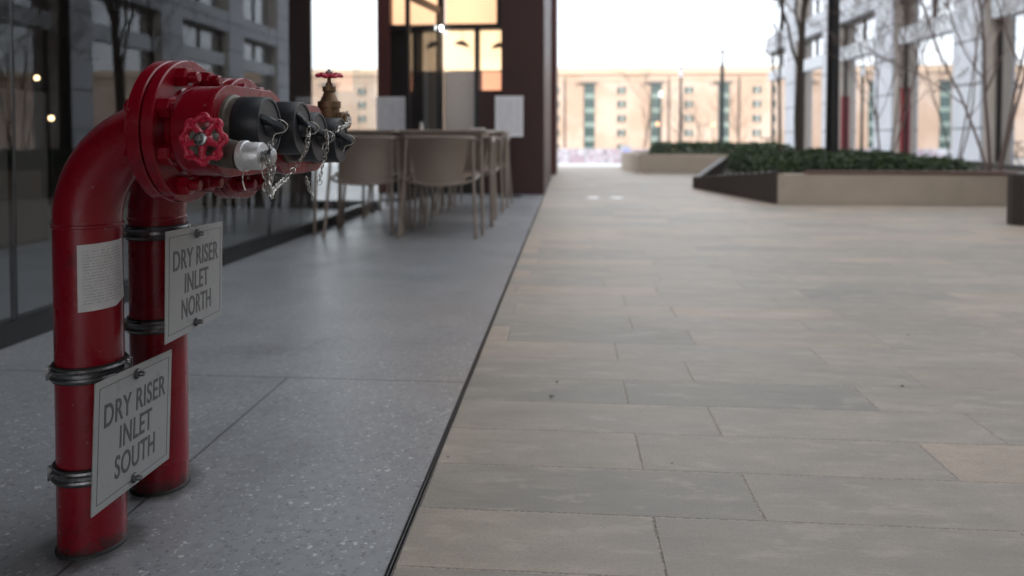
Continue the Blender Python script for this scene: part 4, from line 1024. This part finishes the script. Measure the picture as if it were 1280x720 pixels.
# ------------------------------------------------------------------ FAR BRICK WAREHOUSE
YB = 132.0
wh = empty('brick_warehouse', (0, YB, -3), 'long sunlit pale brick warehouse closing the far end of the street', 'building')
boxm('wall', -90, 38, YB, YB+18, -3.2, 12.0, BRICK, wh)
boxm('cornice', -90.5, 38.5, YB-0.5, YB+0.5, 12.0, 12.45, CORNICE, wh)
boxm('parapet', -90.2, 38.2, YB-0.25, YB+0.6, 12.45, 13.3, CORNICE, wh)
boxm('string_course', -90, 38, YB-0.18, YB-0.005, 10.9, 11.15, CORNICE, wh)
srcs = {}
def inst(name, x, z, w, h, mat, parts):
    key = (name, w, h)
    if key not in srcs:
        bm = bmesh.new(); box(bm, -w/2, w/2, -0.10, 0.02, -h/2, h/2); o = finish(name, bm, mat); srcs[key] = (o.data, [])
        o.parent = wh; o.location = (x, YB-wh.location.y, z-wh.location.z)
        sl = []
        for pn_, (a, b_, c, d, mt) in parts:
            bm = bmesh.new(); box(bm, a, b_, -0.20, -0.105, c, d); s_ = finish(pn_, bm, mt); s_.parent = o; sl.append(s_)
        srcs[key] = (o, sl)
    else:
        src, sl = srcs[key]; o = src.copy(); COL.objects.link(o); o.parent = wh; o.location = (x, YB-wh.location.y, z-wh.location.z)
        for s_ in sl: c = s_.copy(); COL.objects.link(c); c.parent = o
x = 9.7 - 12*4
while x < 37:
    for z in (9.1, 6.6, 4.0, 1.4, -1.3):
        inst('window', x, z, 1.45, 1.25, PANE, (('sill', (-0.9, 0.9, -0.80, -0.64, CORNICE)), ('glazing_bar', (-0.05, 0.05, -0.6, 0.6, WHITEL))))
    x += 12
x = 3.9 - 12*4
while x < 37:
    bm = bmesh.new(); box(bm, x-0.95, x+0.95, YB-0.12, YB-0.01, -2.4, 10.3); b0 = finish('loading_bay', bm, PANE, wh)
    bm = bmesh.new()
    for z in (8.2, 5.6, 3.0, 0.4, -1.6): box(bm, x-0.9, x+0.9, YB-0.26, YB-0.125, z-0.55, z+0.35)
    sub(finish('bay_spandrels', bm, PANEG, None), b0, wh)
    bm = bmesh.new(); box(bm, x-1.5, x+1.5, YB-1.0, YB-0.01, 10.35, 10.65); sub(finish('hoist_canopy', bm, SOFFIT, None), b0, wh)
    x += 12
for x in (-0.5, 18.2, -24.3, 30.6): 
    bm = bmesh.new(); tube(bm, [(x, YB-0.15, -3), (x, YB-0.15, 11.5)], 0.10, 8); finish('downpipe', bm, DARK, wh, True)

# hoarding / low printed barrier in the square
hb = empty('printed_hoarding', (1.5, 53, gz(53)), 'low pink and white printed hoarding standing across the square', 'hoarding')
k = 0; x = -6.0
while x < 5.0:
    boxm('panel', x, x+1.17, 53.0, 53.06, gz(53)+0.06, gz(53)+1.13, HOARD, hb, 0.006)
    boxm('post', x+1.175, x+1.215, 53.0, 53.07, gz(53)-0.01, gz(53)+1.16, GRAY, hb)
    x += 1.22
x, y = at_street(783, 51)
ps = empty('notice_board', (x, y, gz(y)), 'small blue and white notice board at the right end of the hoarding', 'notice board')
boxm('board', x-0.28, x+0.28, y, y+0.04, gz(y)+0.55, gz(y)+1.05, BLUEP, ps, 0.01); boxm('header', x-0.30, x+0.30, y-0.004, y+0.044, gz(y)+1.06, gz(y)+1.33, GRAY, ps, 0.01)
bm = bmesh.new(); [tube(bm, [(x+s*0.2, y+0.02, gz(y)), (x+s*0.2, y+0.02, gz(y)+0.55)], 0.02, 8) for s in (-1, 1)]; finish('post', bm, GRAY, ps)
# parked bicycles by the far columns
def bicycle(loc, rz, label):
    root = empty('parked_bicycle', loc, label, 'bicycle', 'bicycles parked by the far columns'); o = Vector(loc)
    M = Matrix.Translation(o) @ Matrix.Rotation(rz, 4, 'Z')
    def add(n, fn, mat):
        bm = bmesh.new(); fn(bm); bm.transform(M); finish(n, bm, mat, root, True)
    for cx in (-0.52, 0.52):
        def wheel(bm, cx=cx):
            tube(bm, [(cx+0.33*math.cos(a), 0, 0.345+0.33*math.sin(a)) for a in [2*PI*k/28 for k in range(28)]], 0.018, 6, closed=True)
            for k in range(10): a = 2*PI*k/10; tube(bm, [(cx, 0, 0.345), (cx+0.32*math.cos(a), 0, 0.345+0.32*math.sin(a))], 0.002, 3)
        add('wheel', wheel, RUBBER)
    def frm(bm):
        for a, b_ in (((-0.52,0,0.345),(-0.12,0,0.30)), ((-0.12,0,0.30),(-0.24,0,0.80)), ((-0.52,0,0.345),(-0.23,0,0.76)), ((-0.12,0,0.30),(0.36,0,0.72)), ((-0.22,0,0.76),(0.35,0,0.80)), ((0.34,0,0.95),(0.52,0,0.345))):
            tube(bm, [a, b_], 0.018, 8)
    add('frame', frm, BLACKM)
    add('saddle', lambda bm: box(bm, -0.36, -0.12, -0.06, 0.06, 0.82, 0.87, 0.02), BLACKM)
    add('handlebar', lambda bm: tube(bm, [(0.26,-0.28,0.98),(0.36,-0.2,0.99),(0.36,0.2,0.99),(0.26,0.28,0.98)], 0.014, 8), BLACKM)
x, y = at_street(948, 26); bicycle((x, y, gz(y)+0.0), R(20), 'left black bicycle parked beyond the hedge tip')
x, y = at_street(960, 27); bicycle((x, y, gz(y)+0.0), R(75), 'right black bicycle parked end on beyond the hedge tip')

# scattered grit and dry leaves on the paving
for k, (px, py) in enumerate(((697, 481), (690, 499), (1132, 486), (1139, 421))):
    c = G(px, py); bm = bmesh.new(); s = random.uniform(0.003, 0.0055)
    vs = [bm.verts.new((c.x+s*1.8*math.cos(a)*random.uniform(.6,1), c.y+s*math.sin(a)*random.uniform(.6,1), 0.0015+random.uniform(0,.003))) for a in [2*PI*i/7 for i in range(7)]]
    t_ = bm.verts.new((c.x, c.y, 0.005))
    for i in range(7): bm.faces.new((vs[i], vs[(i+1)%7], t_))
    bm.faces.new(list(reversed(vs)))
    o = finish('leaf_scrap', bm, BARK); tag(o, 'tiny dark leaf scrap lying on the stone paving', 'leaf scrap', 'leaf scraps on the paving')

# ------------------------------------------------------------------ LIGHT
CLOUD = (5.5, 5.7, 6.0)
AZ, EL = R(130), R(14)     # sun azimuth clockwise from +Y
w = bpy.data.worlds.new('World'); scn.world = w; w.use_nodes = True
t = w.node_tree; bg = t.nodes['Background']
sky = t.nodes.new('ShaderNodeTexSky'); sky.sky_type = 'NISHITA'; sky.sun_disc = False
sky.sun_elevation = EL; sky.sun_rotation = AZ; sky.air_density = 1.0; sky.dust_density = 4.0; sky.ozone_density = 1.0
tc = t.nodes.new('ShaderNodeTexCoord'); mp = t.nodes.new('ShaderNodeMapping'); mp.inputs['Scale'].default_value = (1, 1, 3.5)
cn = t.nodes.new('ShaderNodeTexNoise'); cn.inputs['Scale'].default_value = 1.7; cn.inputs['Detail'].default_value = 7
t.links.new(tc.outputs['Generated'], mp.inputs[0]); t.links.new(mp.outputs[0], cn.inputs['Vector'])
cf = smooth(t, cn.outputs['Fac'], 0.2, 0.6)
cf = mth(t, 'MULTIPLY_ADD', cf, 0.35, 0.55)
t.links.new(mixc(t, cf, sky.outputs[0], CLOUD), bg.inputs['Color']); bg.inputs['Strength'].default_value = 0.15
sl = bpy.data.lights.new('sun', 'SUN'); sl.energy = 2.8; sl.angle = R(0.6); sl.color = (1.0, 0.88, 0.76)
so = bpy.data.objects.new('sun', sl); COL.objects.link(so)
sd = Vector((math.sin(AZ)*math.cos(EL), math.cos(AZ)*math.cos(EL), math.sin(EL)))
so.rotation_euler = sd.to_track_quat('Z', 'Y').to_euler(); so.location = (20, -20, 20)

cam = bpy.data.cameras.new('camera'); co = bpy.data.objects.new('camera', cam); COL.objects.link(co); scn.camera = co
co.location = (0, 0, H); co.rotation_euler = (R(90)-PITCH, 0, TH)
cam.sensor_width = 36; cam.lens = 36*F/1280; cam.clip_start = 0.02; cam.clip_end = 2000
cam.shift_y = -(360 - (171 + F*math.tan(PITCH)))/1280
cam.dof.use_dof = True; cam.dof.focus_distance = 1.16; cam.dof.aperture_fstop = 2.8; cam.dof.aperture_blades = 9

scn.view_settings.view_transform = 'Standard'; scn.view_settings.look = 'None'; scn.view_settings.gamma = 1.0
scn.view_settings.exposure = 1.45
try: scn.cycles.use_denoising = True
except Exception: pass
scn.cycles.max_bounces = 8; scn.cycles.transparent_max_bounces = 12
